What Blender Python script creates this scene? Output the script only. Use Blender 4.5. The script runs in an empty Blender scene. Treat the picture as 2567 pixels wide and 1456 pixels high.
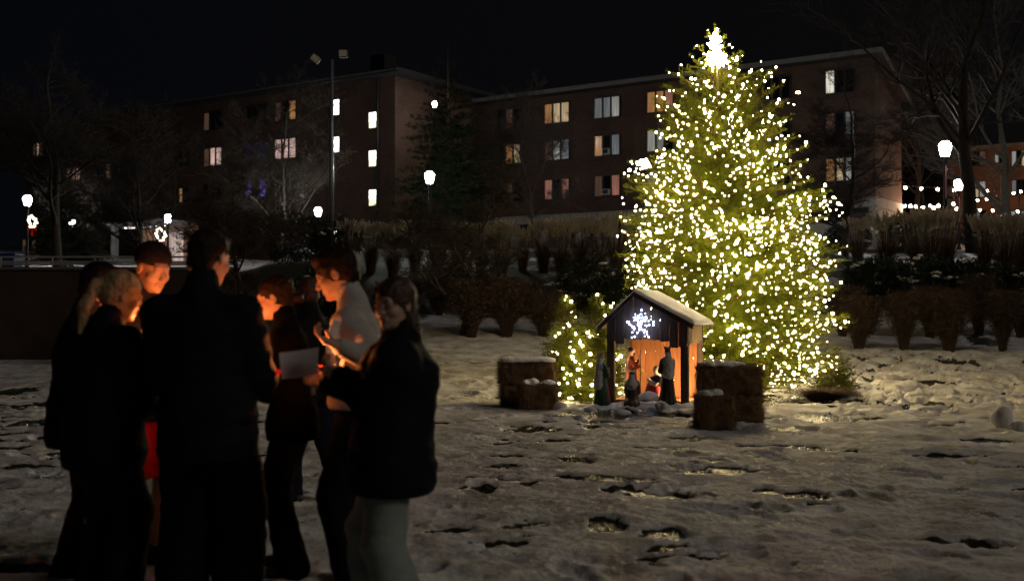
import bpy, math, random
import numpy as np
from mathutils import Vector, Matrix

SC = bpy.context.scene
COL = SC.collection
rad = math.radians
F = 2852.0            # focal length in the 2567-wide pixel frame
CAMZ = 1.45
PITCH = math.atan(52 / F)

# ------------------------------------------------------------------ helpers
def ray(px, py):
    x = (px - 1283.5) / F; z = (728 - py) / F; y = 1.0
    c, s = math.cos(PITCH), math.sin(PITCH)
    return Vector((x, y * c - z * s, y * s + z * c))

def at(px, py, D):
    r = ray(px, py)
    return Vector((0, 0, CAMZ)) + r * (D / r.y)

def onplane(px, py, p, n):
    r = ray(px, py); o = Vector((0, 0, CAMZ))
    return o + r * ((p - o).dot(n) / r.dot(n))

def gpt(px, py):                       # on flat ground z = 0
    r = ray(px, py)
    return Vector((0, 0, CAMZ)) + r * (-CAMZ / r.z)

def _hash(ix, iy, seed):
    h = (ix.astype(np.int64) * 374761393 + iy.astype(np.int64) * 668265263 + seed * 974634777) & 0x7fffffff
    h = ((h ^ (h >> 13)) * 1274126177) & 0x7fffffff
    h = h ^ (h >> 16)
    return (h & 0xffff) / 65535.0

def vnoise(x, y, seed=0):
    ix = np.floor(x); iy = np.floor(y)
    fx = x - ix; fy = y - iy
    fx = fx * fx * fx * (fx * (fx * 6 - 15) + 10); fy = fy * fy * fy * (fy * (fy * 6 - 15) + 10)
    a = _hash(ix, iy, seed); b = _hash(ix + 1, iy, seed); c = _hash(ix, iy + 1, seed); d = _hash(ix + 1, iy + 1, seed)
    return (a * (1 - fx) + b * fx) * (1 - fy) + (c * (1 - fx) + d * fx) * fy

def fbm(x, y, seed=0, o=4, g=.5):
    s = 0; a = 1; t = 0
    for k in range(o):
        s = s + a * vnoise(x, y, seed + k * 17); t += a; a *= g
        x = x * 2.03 + 5.1; y = y * 2.03 + 1.7
    return s / t

# ---- materials
MATS = {}
def mat(name, col, rough=.7, var=0., scale=8., bump=0., bscale=40., metal=0., emit=None, es=0., trans=0., spec=.5, coat=0., streak=None):
    if name in MATS: return MATS[name]
    m = bpy.data.materials.new(name); m.use_nodes = True
    nt = m.node_tree; N = nt.nodes; L = nt.links
    b = N['Principled BSDF']
    b.inputs['Base Color'].default_value = (*col, 1)
    b.inputs['Roughness'].default_value = rough
    b.inputs['Metallic'].default_value = metal
    b.inputs['Specular IOR Level'].default_value = spec
    if coat: b.inputs['Coat Weight'].default_value = coat
    if trans: b.inputs['Transmission Weight'].default_value = trans
    if emit:
        b.inputs['Emission Color'].default_value = (*emit, 1); b.inputs['Emission Strength'].default_value = es
    tc = N.new('ShaderNodeTexCoord')
    src = tc.outputs['Object']
    if streak:
        mp = N.new('ShaderNodeMapping'); mp.inputs['Scale'].default_value = streak
        L.new(src, mp.inputs[0]); src = mp.outputs[0]
    if var:
        n = N.new('ShaderNodeTexNoise'); n.inputs['Scale'].default_value = scale; n.inputs['Detail'].default_value = 5
        L.new(src, n.inputs['Vector'])
        r = N.new('ShaderNodeMapRange'); r.inputs[1].default_value = .3; r.inputs[2].default_value = .7
        r.inputs[3].default_value = 1 - var; r.inputs[4].default_value = 1 + var
        L.new(n.outputs[0], r.inputs[0])
        v = N.new('ShaderNodeVectorMath'); v.operation = 'SCALE'; v.inputs[0].default_value = col
        L.new(r.outputs[0], v.inputs['Scale']); L.new(v.outputs[0], b.inputs['Base Color'])
    if bump:
        n = N.new('ShaderNodeTexNoise'); n.inputs['Scale'].default_value = bscale; n.inputs['Detail'].default_value = 4
        L.new(src, n.inputs['Vector'])
        q = N.new('ShaderNodeBump'); q.inputs['Strength'].default_value = bump; q.inputs['Distance'].default_value = .02
        L.new(n.outputs[0], q.inputs['Height']); L.new(q.outputs[0], b.inputs['Normal'])
    MATS[name] = m
    return m

def emat(name, col, s):
    if name in MATS: return MATS[name]
    m = bpy.data.materials.new(name); m.use_nodes = True
    nt = m.node_tree; nt.nodes.clear()
    e = nt.nodes.new('ShaderNodeEmission'); o = nt.nodes.new('ShaderNodeOutputMaterial')
    e.inputs[0].default_value = (*col, 1); e.inputs[1].default_value = s
    nt.links.new(e.outputs[0], o.inputs[0])
    MATS[name] = m
    return m

def brick_mat(name, c1, c2, mortar, sx=1.0):
    m = bpy.data.materials.new(name); m.use_nodes = True
    nt = m.node_tree; N = nt.nodes; L = nt.links; b = N['Principled BSDF']; b.inputs['Roughness'].default_value = .85
    tc = N.new('ShaderNodeTexCoord'); sp = N.new('ShaderNodeSeparateXYZ'); cb = N.new('ShaderNodeCombineXYZ')
    L.new(tc.outputs['Object'], sp.inputs[0])
    ad = N.new('ShaderNodeMath'); ad.operation = 'ADD'; L.new(sp.outputs[0], ad.inputs[0]); L.new(sp.outputs[1], ad.inputs[1])
    L.new(ad.outputs[0], cb.inputs[0]); L.new(sp.outputs[2], cb.inputs[1])
    br = N.new('ShaderNodeTexBrick'); br.inputs['Scale'].default_value = 1.0 * sx
    br.inputs['Brick Width'].default_value = .24; br.inputs['Row Height'].default_value = .08; br.inputs['Mortar Size'].default_value = .006
    br.inputs['Color1'].default_value = (*c1, 1); br.inputs['Color2'].default_value = (*c2, 1); br.inputs['Mortar'].default_value = (*mortar, 1)
    L.new(cb.outputs[0], br.inputs['Vector'])
    n = N.new('ShaderNodeTexNoise'); n.inputs['Scale'].default_value = .6; n.inputs['Detail'].default_value = 6; L.new(tc.outputs['Object'], n.inputs['Vector'])
    r = N.new('ShaderNodeMapRange'); r.inputs[1].default_value = .3; r.inputs[2].default_value = .7; r.inputs[3].default_value = .7; r.inputs[4].default_value = 1.2
    L.new(n.outputs[0], r.inputs[0])
    v = N.new('ShaderNodeVectorMath'); v.operation = 'SCALE'; L.new(br.outputs[0], v.inputs[0]); L.new(r.outputs[0], v.inputs['Scale'])
    L.new(v.outputs[0], b.inputs['Base Color'])
    MATS[name] = m
    return m

# ---- mesh plumbing
def link_mesh(name, V, Fc, mats, parent=None, smooth=False, midx=None, loc=None, rotz=None):
    """V (n,3); Fc either list of tuples or int array (m,k)."""
    me = bpy.data.meshes.new(name)
    if isinstance(Fc, np.ndarray):
        V = np.asarray(V, np.float32); k = Fc.shape[1]; m = Fc.shape[0]
        me.vertices.add(len(V)); me.vertices.foreach_set('co', V.ravel())
        me.loops.add(m * k); me.loops.foreach_set('vertex_index', Fc.astype(np.int32).ravel())
        me.polygons.add(m); me.polygons.foreach_set('loop_start', np.arange(0, m * k, k, dtype=np.int32))
        me.update(calc_edges=True)
    else:
        me.from_pydata([tuple(v) for v in V], [], Fc)
        me.update()
    if not isinstance(mats, (list, tuple)): mats = [mats]
    for q in mats: me.materials.append(q)
    if midx is not None: me.polygons.foreach_set('material_index', np.asarray(midx, np.int32))
    if smooth: me.polygons.foreach_set('use_smooth', np.ones(len(me.polygons), bool))
    me.update()
    o = bpy.data.objects.new(name, me); COL.objects.link(o)
    if parent is not None: o.parent = parent
    if loc is not None: o.location = loc
    if rotz is not None: o.rotation_euler = (0, 0, rotz)
    return o

def tag(o, label=None, cat=None, group=None, kind=None):
    if label: o['label'] = label
    if cat: o['category'] = cat
    if group: o['group'] = group
    if kind: o['kind'] = kind
    return o

def thing(name, label, cat, loc=(0, 0, 0), rotz=0, group=None):
    o = bpy.data.objects.new(name, None); COL.objects.link(o)
    o.location = loc; o.rotation_euler = (0, 0, rotz); o.empty_display_size = .2
    return tag(o, label, cat, group)

class MB:
    def __init__(s): s.v = []; s.f = []; s.m = []
    def add(s, V, Fc, mi=0):
        b = len(s.v); s.v.extend([tuple(map(float, v)) for v in V]); s.f.extend([tuple(i + b for i in f) for f in Fc]); s.m.extend([mi] * len(Fc)); return s
    def box(s, c, d, M=None, mi=0, taper=1.0, bev=0.0):
        x, y, z = d[0] / 2, d[1] / 2, d[2] / 2
        if bev:
            P = []
            for k, (zz, q) in enumerate(((-z, bev), (-z + bev, 0), (z - bev, 0), (z, bev))):
                for sx, sy, ex, ey in ((-1, -1, 0, 1), (-1, -1, 1, 0), (1, -1, 1, 0), (1, -1, 0, 1), (1, 1, 0, 1), (1, 1, 1, 0), (-1, 1, 1, 0), (-1, 1, 0, 1)):
                    P.append((sx * (x - q - ex * bev), sy * (y - q - ey * bev), zz))
            Fc = [tuple(range(7, -1, -1)), tuple(range(24, 32))]
            for k in range(3):
                for j in range(8):
                    Fc.append((k * 8 + j, k * 8 + (j + 1) % 8, k * 8 + 8 + (j + 1) % 8, k * 8 + 8 + j))
        else:
            t = taper
            P = [(-x, -y, -z), (x, -y, -z), (x, y, -z), (-x, y, -z), (-x * t, -y * t, z), (x * t, -y * t, z), (x * t, y * t, z), (-x * t, y * t, z)]
            Fc = [(3, 2, 1, 0), (4, 5, 6, 7), (0, 1, 5, 4), (1, 2, 6, 5), (2, 3, 7, 6), (3, 0, 4, 7)]
        P = [Vector(p) for p in P]
        if M is not None: P = [M @ p for p in P]
        P = [p + Vector(c) for p in P]
        return s.add(P, Fc, mi)
    def tube(s, pts, r, n=8, mi=0, cap=True):
        pts = [Vector(p) for p in pts]
        if not hasattr(r, '__len__'): r = [r] * len(pts)
        V = []; Fc = []; up = None
        for i, p in enumerate(pts):
            d = (pts[min(i + 1, len(pts) - 1)] - pts[max(i - 1, 0)]).normalized()
            if up is None:
                up = Vector((0, 0, 1)) if abs(d.z) < .9 else Vector((1, 0, 0))
            a = (up - d * up.dot(d)).normalized(); b = d.cross(a); up = a
            for k in range(n):
                t = 2 * math.pi * k / n
                V.append(p + (a * math.cos(t) + b * math.sin(t)) * r[i])
        for i in range(len(pts) - 1):
            for k in range(n):
                k2 = (k + 1) % n
                Fc.append((i * n + k, i * n + k2, (i + 1) * n + k2, (i + 1) * n + k))
        if cap:
            Fc.append(tuple(range(n - 1, -1, -1))); Fc.append(tuple((len(pts) - 1) * n + k for k in range(n)))
        return s.add(V, Fc, mi)
    def lathe(s, prof, c=(0, 0, 0), n=16, mi=0):
        V = []; Fc = []
        for r, z in prof:
            for k in range(n):
                t = 2 * math.pi * k / n
                V.append((c[0] + r * math.cos(t), c[1] + r * math.sin(t), c[2] + z))
        for i in range(len(prof) - 1):
            for k in range(n):
                k2 = (k + 1) % n
                Fc.append((i * n + k, i * n + k2, (i + 1) * n + k2, (i + 1) * n + k))
        Fc.append(tuple(range(n - 1, -1, -1))); Fc.append(tuple((len(prof) - 1) * n + k for k in range(n)))
        return s.add(V, Fc, mi)
    def quad(s, a, b, c, d, mi=0): return s.add([a, b, c, d], [(0, 1, 2, 3)], mi)
    def prism(s, poly, y0, y1, mi=0):      # poly in xz, extruded along y
        n = len(poly)
        V = [(p[0], y0, p[1]) for p in poly] + [(p[0], y1, p[1]) for p in poly]
        Fc = [tuple(range(n)), tuple(range(2 * n - 1, n - 1, -1))] + [(i, i + n, (i + 1) % n + n, (i + 1) % n) for i in range(n)]
        return s.add(V, Fc, mi)
    def build(s, name, mats, parent=None, smooth=False, **k):
        return link_mesh(name, s.v, s.f, mats, parent, smooth, s.m, **k)

def ico(r=1.0):
    t = (1 + 5 ** .5) / 2
    V = np.array([(-1, t, 0), (1, t, 0), (-1, -t, 0), (1, -t, 0), (0, -1, t), (0, 1, t), (0, -1, -t), (0, 1, -t), (t, 0, -1), (t, 0, 1), (-t, 0, -1), (-t, 0, 1)], float)
    V *= r / np.linalg.norm(V[0])
    Fc = np.array([(0, 11, 5), (0, 5, 1), (0, 1, 7), (0, 7, 10), (0, 10, 11), (1, 5, 9), (5, 11, 4), (11, 10, 2), (10, 7, 6), (7, 1, 8), (3, 9, 4), (3, 4, 2), (3, 2, 6), (3, 6, 8), (3, 8, 9), (4, 9, 5), (2, 4, 11), (6, 2, 10), (8, 6, 7), (9, 8, 1)])
    return V, Fc
ICO_V, ICO_F = ico()

def many_ico(C, R):
    n = len(C)
    V = (ICO_V[None] * np.asarray(R)[:, None, None] + np.asarray(C)[:, None, :]).reshape(-1, 3)
    Fc = (ICO_F[None] + (np.arange(n) * 12)[:, None, None]).reshape(-1, 3)
    return V, Fc

def ribbons(A, B, W, bend=None):
    """thin triangles from A to B with base width vector W (n,3) arrays"""
    n = len(A)
    V = np.stack([A - W, A + W, B], 1).reshape(-1, 3)
    Fc = np.arange(3 * n).reshape(-1, 3)
    return V, Fc

def cones(A, B, RA, RB, sides=4):
    """tapered open tubes, arrays"""
    n = len(A); d = B - A; L = np.linalg.norm(d, axis=1, keepdims=True) + 1e-9; d = d / L
    up = np.where(np.abs(d[:, 2:3]) < .9, np.array([[0, 0, 1.]]), np.array([[1., 0, 0]]))
    a = np.cross(d, up); a /= np.linalg.norm(a, axis=1, keepdims=True); b = np.cross(d, a)
    t = np.arange(sides) * 2 * math.pi / sides
    ring = a[:, None] * np.cos(t)[None, :, None] + b[:, None] * np.sin(t)[None, :, None]
    V = np.concatenate([A[:, None] + ring * RA[:, None, None], B[:, None] + ring * RB[:, None, None]], 1).reshape(-1, 3)
    k = np.arange(sides); k2 = (k + 1) % sides
    f = np.stack([k, k2, k2 + sides, k + sides], 1)
    Fc = (f[None] + (np.arange(n) * 2 * sides)[:, None, None]).reshape(-1, 4)
    return V, Fc

# ---- signed distance modelling
class SDF:
    def __init__(s, h): s.h = h; s.p = []
    def add(s, fn, lo, hi, k=.02, op='u'): s.p.append((fn, np.array(lo, float), np.array(hi, float), k, op)); return s
    def cap(s, a, b, ra, rb=None, k=.02, op='u'):
        rb = ra if rb is None else rb
        a = np.array(a, float); b = np.array(b, float); ba = b - a; L2 = max(ba @ ba, 1e-9)
        def fn(X, Y, Z):
            t = np.clip(((X - a[0]) * ba[0] + (Y - a[1]) * ba[1] + (Z - a[2]) * ba[2]) / L2, 0, 1)
            return np.sqrt((X - a[0] - t * ba[0]) ** 2 + (Y - a[1] - t * ba[1]) ** 2 + (Z - a[2] - t * ba[2]) ** 2) - (ra + (rb - ra) * t)
        r = max(ra, rb); return s.add(fn, np.minimum(a, b) - r, np.maximum(a, b) + r, k, op)
    def ell(s, c, r, R=None, k=.02, op='u'):
        c = np.array(c, float); r = np.array(r, float); Rt = None if R is None else np.array(R).T
        def fn(X, Y, Z):
            x, y, z = X - c[0], Y - c[1], Z - c[2]
            if Rt is not None:
                x, y, z = (Rt[0, 0] * x + Rt[0, 1] * y + Rt[0, 2] * z, Rt[1, 0] * x + Rt[1, 1] * y + Rt[1, 2] * z, Rt[2, 0] * x + Rt[2, 1] * y + Rt[2, 2] * z)
            k0 = np.sqrt((x / r[0]) ** 2 + (y / r[1]) ** 2 + (z / r[2]) ** 2) + 1e-9
            k1 = np.sqrt((x / r[0] ** 2) ** 2 + (y / r[1] ** 2) ** 2 + (z / r[2] ** 2) ** 2) + 1e-9
            return k0 * (k0 - 1) / k1
        m = r.max() if R is not None else r
        return s.add(fn, c - m, c + m, k, op)
    def rbox(s, c, d, r, R=None, k=.02, op='u'):
        c = np.array(c, float); d = np.array(d, float) / 2 - r; Rt = None if R is None else np.array(R).T
        def fn(X, Y, Z):
            x, y, z = X - c[0], Y - c[1], Z - c[2]
            if Rt is not None:
                x, y, z = (Rt[0, 0] * x + Rt[0, 1] * y + Rt[0, 2] * z, Rt[1, 0] * x + Rt[1, 1] * y + Rt[1, 2] * z, Rt[2, 0] * x + Rt[2, 1] * y + Rt[2, 2] * z)
            qx, qy, qz = np.abs(x) - d[0], np.abs(y) - d[1], np.abs(z) - d[2]
            return np.sqrt(np.maximum(qx, 0) ** 2 + np.maximum(qy, 0) ** 2 + np.maximum(qz, 0) ** 2) + np.minimum(np.maximum(qx, np.maximum(qy, qz)), 0) - r
        m = np.linalg.norm(d + r) if R is not None else d + r
        return s.add(fn, c - m, c + m, k, op)
    def mesh(s, lo=None, hi=None):
        h = s.h
        A = [p for p in s.p if p[4] == 'u']
        l = np.min([p[1] for p in A], 0) - 3 * h if lo is None else np.array(lo, float)
        u = np.max([p[2] for p in A], 0) + 3 * h if hi is None else np.array(hi, float)
        n = np.ceil((u - l) / h).astype(int) + 1
        ax = [l[i] + np.arange(n[i]) * h for i in range(3)]
        D = np.full(n, .2, np.float32)
        for fn, a, b, k, op in s.p:
            m = k * 1.5 + 2 * h + (.0 if op == 'u' else .02)
            i0 = np.clip(np.floor((a - m - l) / h).astype(int), 0, n); i1 = np.clip(np.ceil((b + m - l) / h).astype(int) + 1, 0, n)
            if (i1 <= i0).any(): continue
            sl = tuple(slice(i0[q], i1[q]) for q in range(3))
            X, Y, Z = np.meshgrid(*[ax[q][sl[q]] for q in range(3)], indexing='ij', sparse=True)
            d = fn(X, Y, Z)
            e = D[sl]
            if op == 'u':
                t = np.clip(.5 + .5 * (e - d) / k, 0, 1); D[sl] = e * (1 - t) + d * t - k * t * (1 - t)
            elif op == 's':
                t = np.clip(.5 - .5 * (e + d) / k, 0, 1); D[sl] = e * (1 - t) - d * t + k * t * (1 - t)
            else:
                D[sl] = np.maximum(e, d)
        D[0] = D[-1] = .2; D[:, 0] = D[:, -1] = .2; D[:, :, 0] = D[:, :, -1] = .2
        return surfnet(D, l, h)

def surfnet(D, lo, h):
    S = D < 0
    nx, ny, nz = D.shape
    C = np.zeros((nx - 1, ny - 1, nz - 1), np.int8)
    for i in (0, 1):
        for j in (0, 1):
            for k in (0, 1):
                C += S[i:nx - 1 + i, j:ny - 1 + j, k:nz - 1 + k]
    act = (C > 0) & (C < 8)
    I = np.argwhere(act)
    if len(I) == 0: return np.zeros((0, 3)), np.zeros((0, 4), int)
    idx = -np.ones(C.shape, np.int64); idx[act] = np.arange(len(I))
    P = np.zeros((len(I), 3)); W = np.zeros(len(I))
    cn = [(i, j, k) for i in (0, 1) for j in (0, 1) for k in (0, 1)]
    for a in cn:
        for ax in range(3):
            if a[ax] == 1: continue
            b = list(a); b[ax] = 1
            da = D[I[:, 0] + a[0], I[:, 1] + a[1], I[:, 2] + a[2]]; db = D[I[:, 0] + b[0], I[:, 1] + b[1], I[:, 2] + b[2]]
            m = (da < 0) != (db < 0)
            t = np.where(m, da / np.where(m, da - db, 1), 0)
            q = np.tile(np.array(a, float), (len(I), 1)); q[:, ax] += t
            P += q * m[:, None]; W += m
    V = lo + (I + P / W[:, None]) * h
    Fs = []
    for ax in range(3):
        sl0 = [slice(1, -1)] * 3; sl1 = [slice(1, -1)] * 3
        sl0[ax] = slice(0, -1); sl1[ax] = slice(1, None)
        s0, s1 = S[tuple(sl0)], S[tuple(sl1)]
        E = np.argwhere(s0 != s1)
        if len(E) == 0: continue
        flip = s0[E[:, 0], E[:, 1], E[:, 2]]
        off = np.array([1, 1, 1]); off[ax] = 0
        E = E + off
        b, c = (ax + 1) % 3, (ax + 2) % 3
        def cell(db, dc):
            q = E.copy(); q[:, b] -= db; q[:, c] -= dc
            return idx[q[:, 0], q[:, 1], q[:, 2]]
        q = np.stack([cell(1, 1), cell(0, 1), cell(0, 0), cell(1, 0)], 1)
        q[~flip] = q[~flip][:, ::-1]
        Fs.append(q)
    return V, np.concatenate(Fs)

def wobble(V, amp, scale, seed=0):
    """cheap 3-d lumpiness"""
    s = scale
    n = lambda q, a, b: vnoise(V[:, a] * s + q, V[:, b] * s + q * 1.7 + V[:, 3 - a - b] * s * .7, seed + int(q)) - .5
    return V + amp * 2 * np.stack([n(3, 1, 2), n(11, 0, 2), n(23, 0, 1)], 1)

def join_parts(L):
    V = []; Fc = []; b = 0
    for v, f in L:
        V.append(v); Fc.append(f + b); b += len(v)
    return np.concatenate(V), np.concatenate(Fc)

def Rz(a): return np.array(Matrix.Rotation(a, 3, 'Z'))
def rot(yaw=0, pitch=0, roll=0):   # pitch > 0 looks down, yaw > 0 turns left
    return np.array(Matrix.Rotation(yaw, 3, 'Z') @ Matrix.Rotation(-pitch, 3, 'X') @ Matrix.Rotation(roll, 3, 'Y'))

# ------------------------------------------------------------------ camera, world, light
cam = bpy.data.cameras.new('camera'); co = bpy.data.objects.new('camera', cam); COL.objects.link(co)
co.location = (0, 0, CAMZ); co.rotation_euler = (rad(90) + PITCH, 0, 0)
cam.sensor_width = 36; cam.lens = 36 * F / 2567; cam.clip_start = .1; cam.clip_end = 2000
cam.dof.use_dof = True; cam.dof.focus_distance = 16.8; cam.dof.aperture_fstop = 1.9
SC.camera = co
SC.view_settings.view_transform = 'Standard'; SC.view_settings.look = 'None'; SC.view_settings.exposure = 0; SC.view_settings.gamma = 1
SC.render.engine = 'CYCLES'
SC.cycles.use_denoising = True
SC.cycles.max_bounces = 5; SC.cycles.diffuse_bounces = 3; SC.cycles.glossy_bounces = 2; SC.cycles.transmission_bounces = 3; SC.cycles.transparent_max_bounces = 6
SC.cycles.sample_clamp_indirect = 3.0; SC.cycles.caustics_reflective = False; SC.cycles.caustics_refractive = False
SC.cycles.use_light_tree = True; SC.cycles.filter_width = 1.5

w = bpy.data.worlds.new('World'); SC.world = w; w.use_nodes = True
N = w.node_tree.nodes; L = w.node_tree.links
bg = N['Background']; bg.inputs['Strength'].default_value = 1.0
tc = N.new('ShaderNodeTexCoord'); sx = N.new('ShaderNodeSeparateXYZ'); L.new(tc.outputs['Generated'], sx.inputs[0])
mr = N.new('ShaderNodeMapRange'); mr.inputs[1].default_value = -.5; mr.inputs[2].default_value = .5; L.new(sx.outputs[0], mr.inputs[0])
mx = N.new('ShaderNodeMix'); mx.data_type = 'RGBA'; L.new(mr.outputs[0], mx.inputs[0])
mx.inputs[6].default_value = (.0016, .0019, .0032, 1); mx.inputs[7].default_value = (.0030, .0028, .0028, 1)
L.new(mx.outputs[2], bg.inputs[0])

sun = bpy.data.lights.new('campus_fill', 'SUN'); so = bpy.data.objects.new('campus_fill', sun); COL.objects.link(so)  # added soft fill, standing in for stray light from unseen campus lamps
sun.energy = .29; sun.angle = rad(14); sun.color = (1, .90, .80)
sd = Vector((-.75, .42, -.52)); so.rotation_euler = sd.to_track_quat('-Z', 'Y').to_euler()

def lamp(name, loc, power, col, radius=.05, parent=None, spot=None, aim=None):
    l = bpy.data.lights.new(name, 'SPOT' if spot else 'POINT'); l.energy = power; l.color = col; l.shadow_soft_size = radius
    o = bpy.data.objects.new(name, l); COL.objects.link(o); o.location = loc
    if spot:
        l.spot_size = spot; l.spot_blend = .5
        o.rotation_euler = (Vector(aim) - Vector(loc)).to_track_quat('-Z', 'Y').to_euler()
    if parent is not None: o.parent = parent
    return o

# ------------------------------------------------------------------ ground
PY = np.array([-20, 19, 24, 28, 33, 39, 45, 60, 75, 90, 114, 200, 500.])
PZ = np.array([0, 0, .32, .78, 1.6, 3.0, 3.9, 4.4, 5.5, 6.5, 8.2, 10., 14.])
LY = np.array([-20, 34.2, 34.6, 60, 75, 90, 114, 200, 500.])
LZ = np.array([0, 0, 2.55, 3.4, 4.6, 5.6, 8., 10., 14.])
def gz(x, y):
    x = np.asarray(x, float); y = np.asarray(y, float)
    a = np.interp(y, PY, PZ); b = np.interp(y, LY, LZ)
    t = np.clip((-x - 8.2) / 2.0, 0, 1); t = t * t * (3 - 2 * t)
    return a * (1 - t) + b * t
def gzf(x, y): return float(gz(x, y))

rng = np.random.default_rng(7)
rows = [1.2]
while rows[-1] < 22: rows.append(rows[-1] + .018 + rows[-1] * .0009)
while rows[-1] < 480: rows.append(rows[-1] + .04 + (rows[-1] - 21.5) * .02)
yy = np.array(rows); NC = 760
tt = np.linspace(-1, 1, NC)
Y = np.repeat(yy[:, None], NC, 1); X = tt[None] * (3.4 + .62 * Y)
base = gz(X, Y)
near = np.clip((46 - Y) / 10, 0, 1)
lump = (fbm(X * 1.1, Y * 1.1, 1, 3) - .5) * .065 + (fbm(X * 4.0, Y * 4.6, 5, 4, .6) - .5) * .055
lump += (fbm(X * 13, Y * 13, 9, 3) - .5) * .026
chop = np.clip((Y - 15.5) / 2, 0, 1) * np.clip((26.5 - Y) / 1.5, 0, 1) * np.clip((X - 4.2 + .25 * (fbm(X, Y, 71, 2) - .5)) / 1.2, 0, 1)
chop = np.maximum(chop, .6 * np.clip((Y - 17.5) / 1.5, 0, 1) * np.clip((23 - Y) / 1.5, 0, 1) * np.clip((1.9 - X) / .5, 0, 1) * np.clip((X + 2) / 2, 0, 1))
cn = fbm(X * 3.8, Y * 3.0, 72, 4, .6)
lump += chop * ((np.clip(cn, .42, .60) - .5) * .60)
# trodden snow: many footprints
foot = np.zeros_like(X)
nf = 1150
fx = rng.uniform(-9, 14, nf); fy = 2.5 + 24 * rng.random(nf) ** 1.0
fa = rng.uniform(0, math.pi, nf); fs = rng.uniform(.7, 1.4, nf)
for i in range(nf):
    j0 = np.searchsorted(yy, fy[i] - .35); j1 = np.searchsorted(yy, fy[i] + .35)
    wd = 3.4 + .62 * fy[i]; c0 = int(((fx[i] - .4) / wd + 1) / 2 * NC) - 4; c1 = int(((fx[i] + .4) / wd + 1) / 2 * NC) + 5
    c0 = max(c0, 0); c1 = min(c1, NC)
    if c1 <= c0: continue
    dx = X[j0:j1, c0:c1] - fx[i]; dy = Y[j0:j1, c0:c1] - fy[i]
    u = dx * math.cos(fa[i]) + dy * math.sin(fa[i]); v = -dx * math.sin(fa[i]) + dy * math.cos(fa[i])
    q = np.sqrt((u / (.145 * fs[i])) ** 2 + (v / (.062 * fs[i])) ** 2)
    foot[j0:j1, c0:c1] += -.034 * np.clip(1.25 - q, 0, 1) ** .6 + .014 * np.exp(-((q - 1.5) / .35) ** 2)
foot = np.clip(foot, -.06, .03)
# bare patches of wet grass
hole = np.zeros_like(X)
PATCH = [(1515, 1196, 105, 9), (1815, 1177, 90, 8), (1660, 1240, 70, 13), (2020, 1236, 46, 12), (1518, 1313, 55, 14), (1660, 1330, 58, 17), (2390, 1350, 110, 8),
         (1335, 1073, 62, 9), (2290, 1015, 78, 5), (1440, 1152, 42, 9), (1255, 1165, 40, 8), (1200, 1220, 45, 8), (2380, 1142, 80, 6), (2480, 1100, 60, 5), (1560, 1222, 40, 8),
         (1110, 1057, 60, 3), (1530, 1043, 150, 6), (1930, 1226, 30, 8), (110, 1010, 30, 8), (40, 985, 50, 8), (60, 1418, 90, 12), (370, 1290, 40, 16), (140, 1130, 26, 8), (70, 1060, 60, 10), (30, 1120, 40, 8),
         (2150, 915, 40, 4), (2400, 950, 50, 4), (2330, 975, 60, 5), (2470, 930, 40, 4), (2060, 1045, 120, 10), (1980, 1075, 60, 6), (1750, 1098, 70, 6), (1650, 1120, 60, 6), (1400, 1100, 40, 5), (1330, 1210, 30, 6)]
wn = (fbm(X * 5, Y * 5, 40, 4) - .5)
for px, py, hw, hh in PATCH:
    c = gpt(px, py); a = gpt(px, py - hh); b = gpt(px, py + hh)
    ry = max((a.y - b.y) / 2, .05); rx = hw / F * c.y
    q = np.sqrt(((X - c.x) / rx) ** 2 + ((Y - c.y) / ry) ** 2) + wn * 1.6
    hole = np.maximum(hole, np.clip((1.2 - q) * 3.5, 0, 1))
gen = fbm(X * .9, Y * 1.3, 60, 4) * .6 + fbm(X * 4.2, Y * 6.5, 77, 4, .6) * .4
thin = np.clip((gen - .625) * 16, 0, 1) * np.clip((30 - Y) / 8, 0, 1)
lft = np.clip((-X - 3.0) / 2, 0, 1) * np.clip((20 - Y) / 5, 0, 1)
thin = np.maximum(thin, np.clip((fbm(X * 2.2, Y * 3.5, 90, 4) - .52) * 9, 0, 1) * lft)
tr = np.exp(-(((X - 4.2) / 1.9) ** 2 + ((Y - 18.9) / 1.7) ** 2) ** 2)             # bare soil under the big tree
hole = np.maximum(hole, tr * np.clip(.6 + wn * 1.5, 0, 1) * 1.2)
thin = np.maximum(thin, chop * np.clip((.425 - cn) * 14, 0, 1))
hole = np.clip(np.maximum(hole, thin), 0, 1)
# pushed-up snow in front of the shed
mound = .10 * np.exp(-(((X - 2.0) / 1.25) ** 4 + ((Y - 16.45) / .55) ** 4)) * (.5 + fbm(X * 6, Y * 6, 33, 4) * 1.1)
mound += .07 * np.exp(-(((X - 3.3) / .8) ** 4 + ((Y - 14.2) / .3) ** 4)) * fbm(X * 8, Y * 8, 35, 3)
far = np.clip((Y - 45) / 20, 0, 1)
Zd = (lump + foot) * near + (fbm(X * .5, Y * .5, 3, 4) - .5) * .25 * np.clip((Y - 22) / 20, 0, 1)
Z = base + Zd * (1 - .35 * hole) - .034 * hole * near + mound
snow = 1 - hole
bank = np.clip((Y - 30 + 7.5 * np.clip((-X - 2.2) / 2, 0, 1)) / 3, 0, 1) * np.clip((48 - Y) / 6, 0, 1) * np.clip((X + 9) / 2, 0, 1)
snow = snow * (1 - bank * np.clip((fbm(X * .8, Y * .8, 50, 4) - .38 + .4 * np.clip((-X - 1) / 2, 0, 1)) * 8, 0, 1))
snow = snow * (1 - np.clip((-X - 1) / 2, 0, 1) * np.clip((X + 60) / 2, 0, 1) * np.clip((Y - 34.5) / 1, 0, 1) * np.clip((64 - Y) / 4, 0, 1) * np.clip((fbm(X * .6, Y * .5, 52, 4) - .25) * 8, 0, 1))
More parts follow.
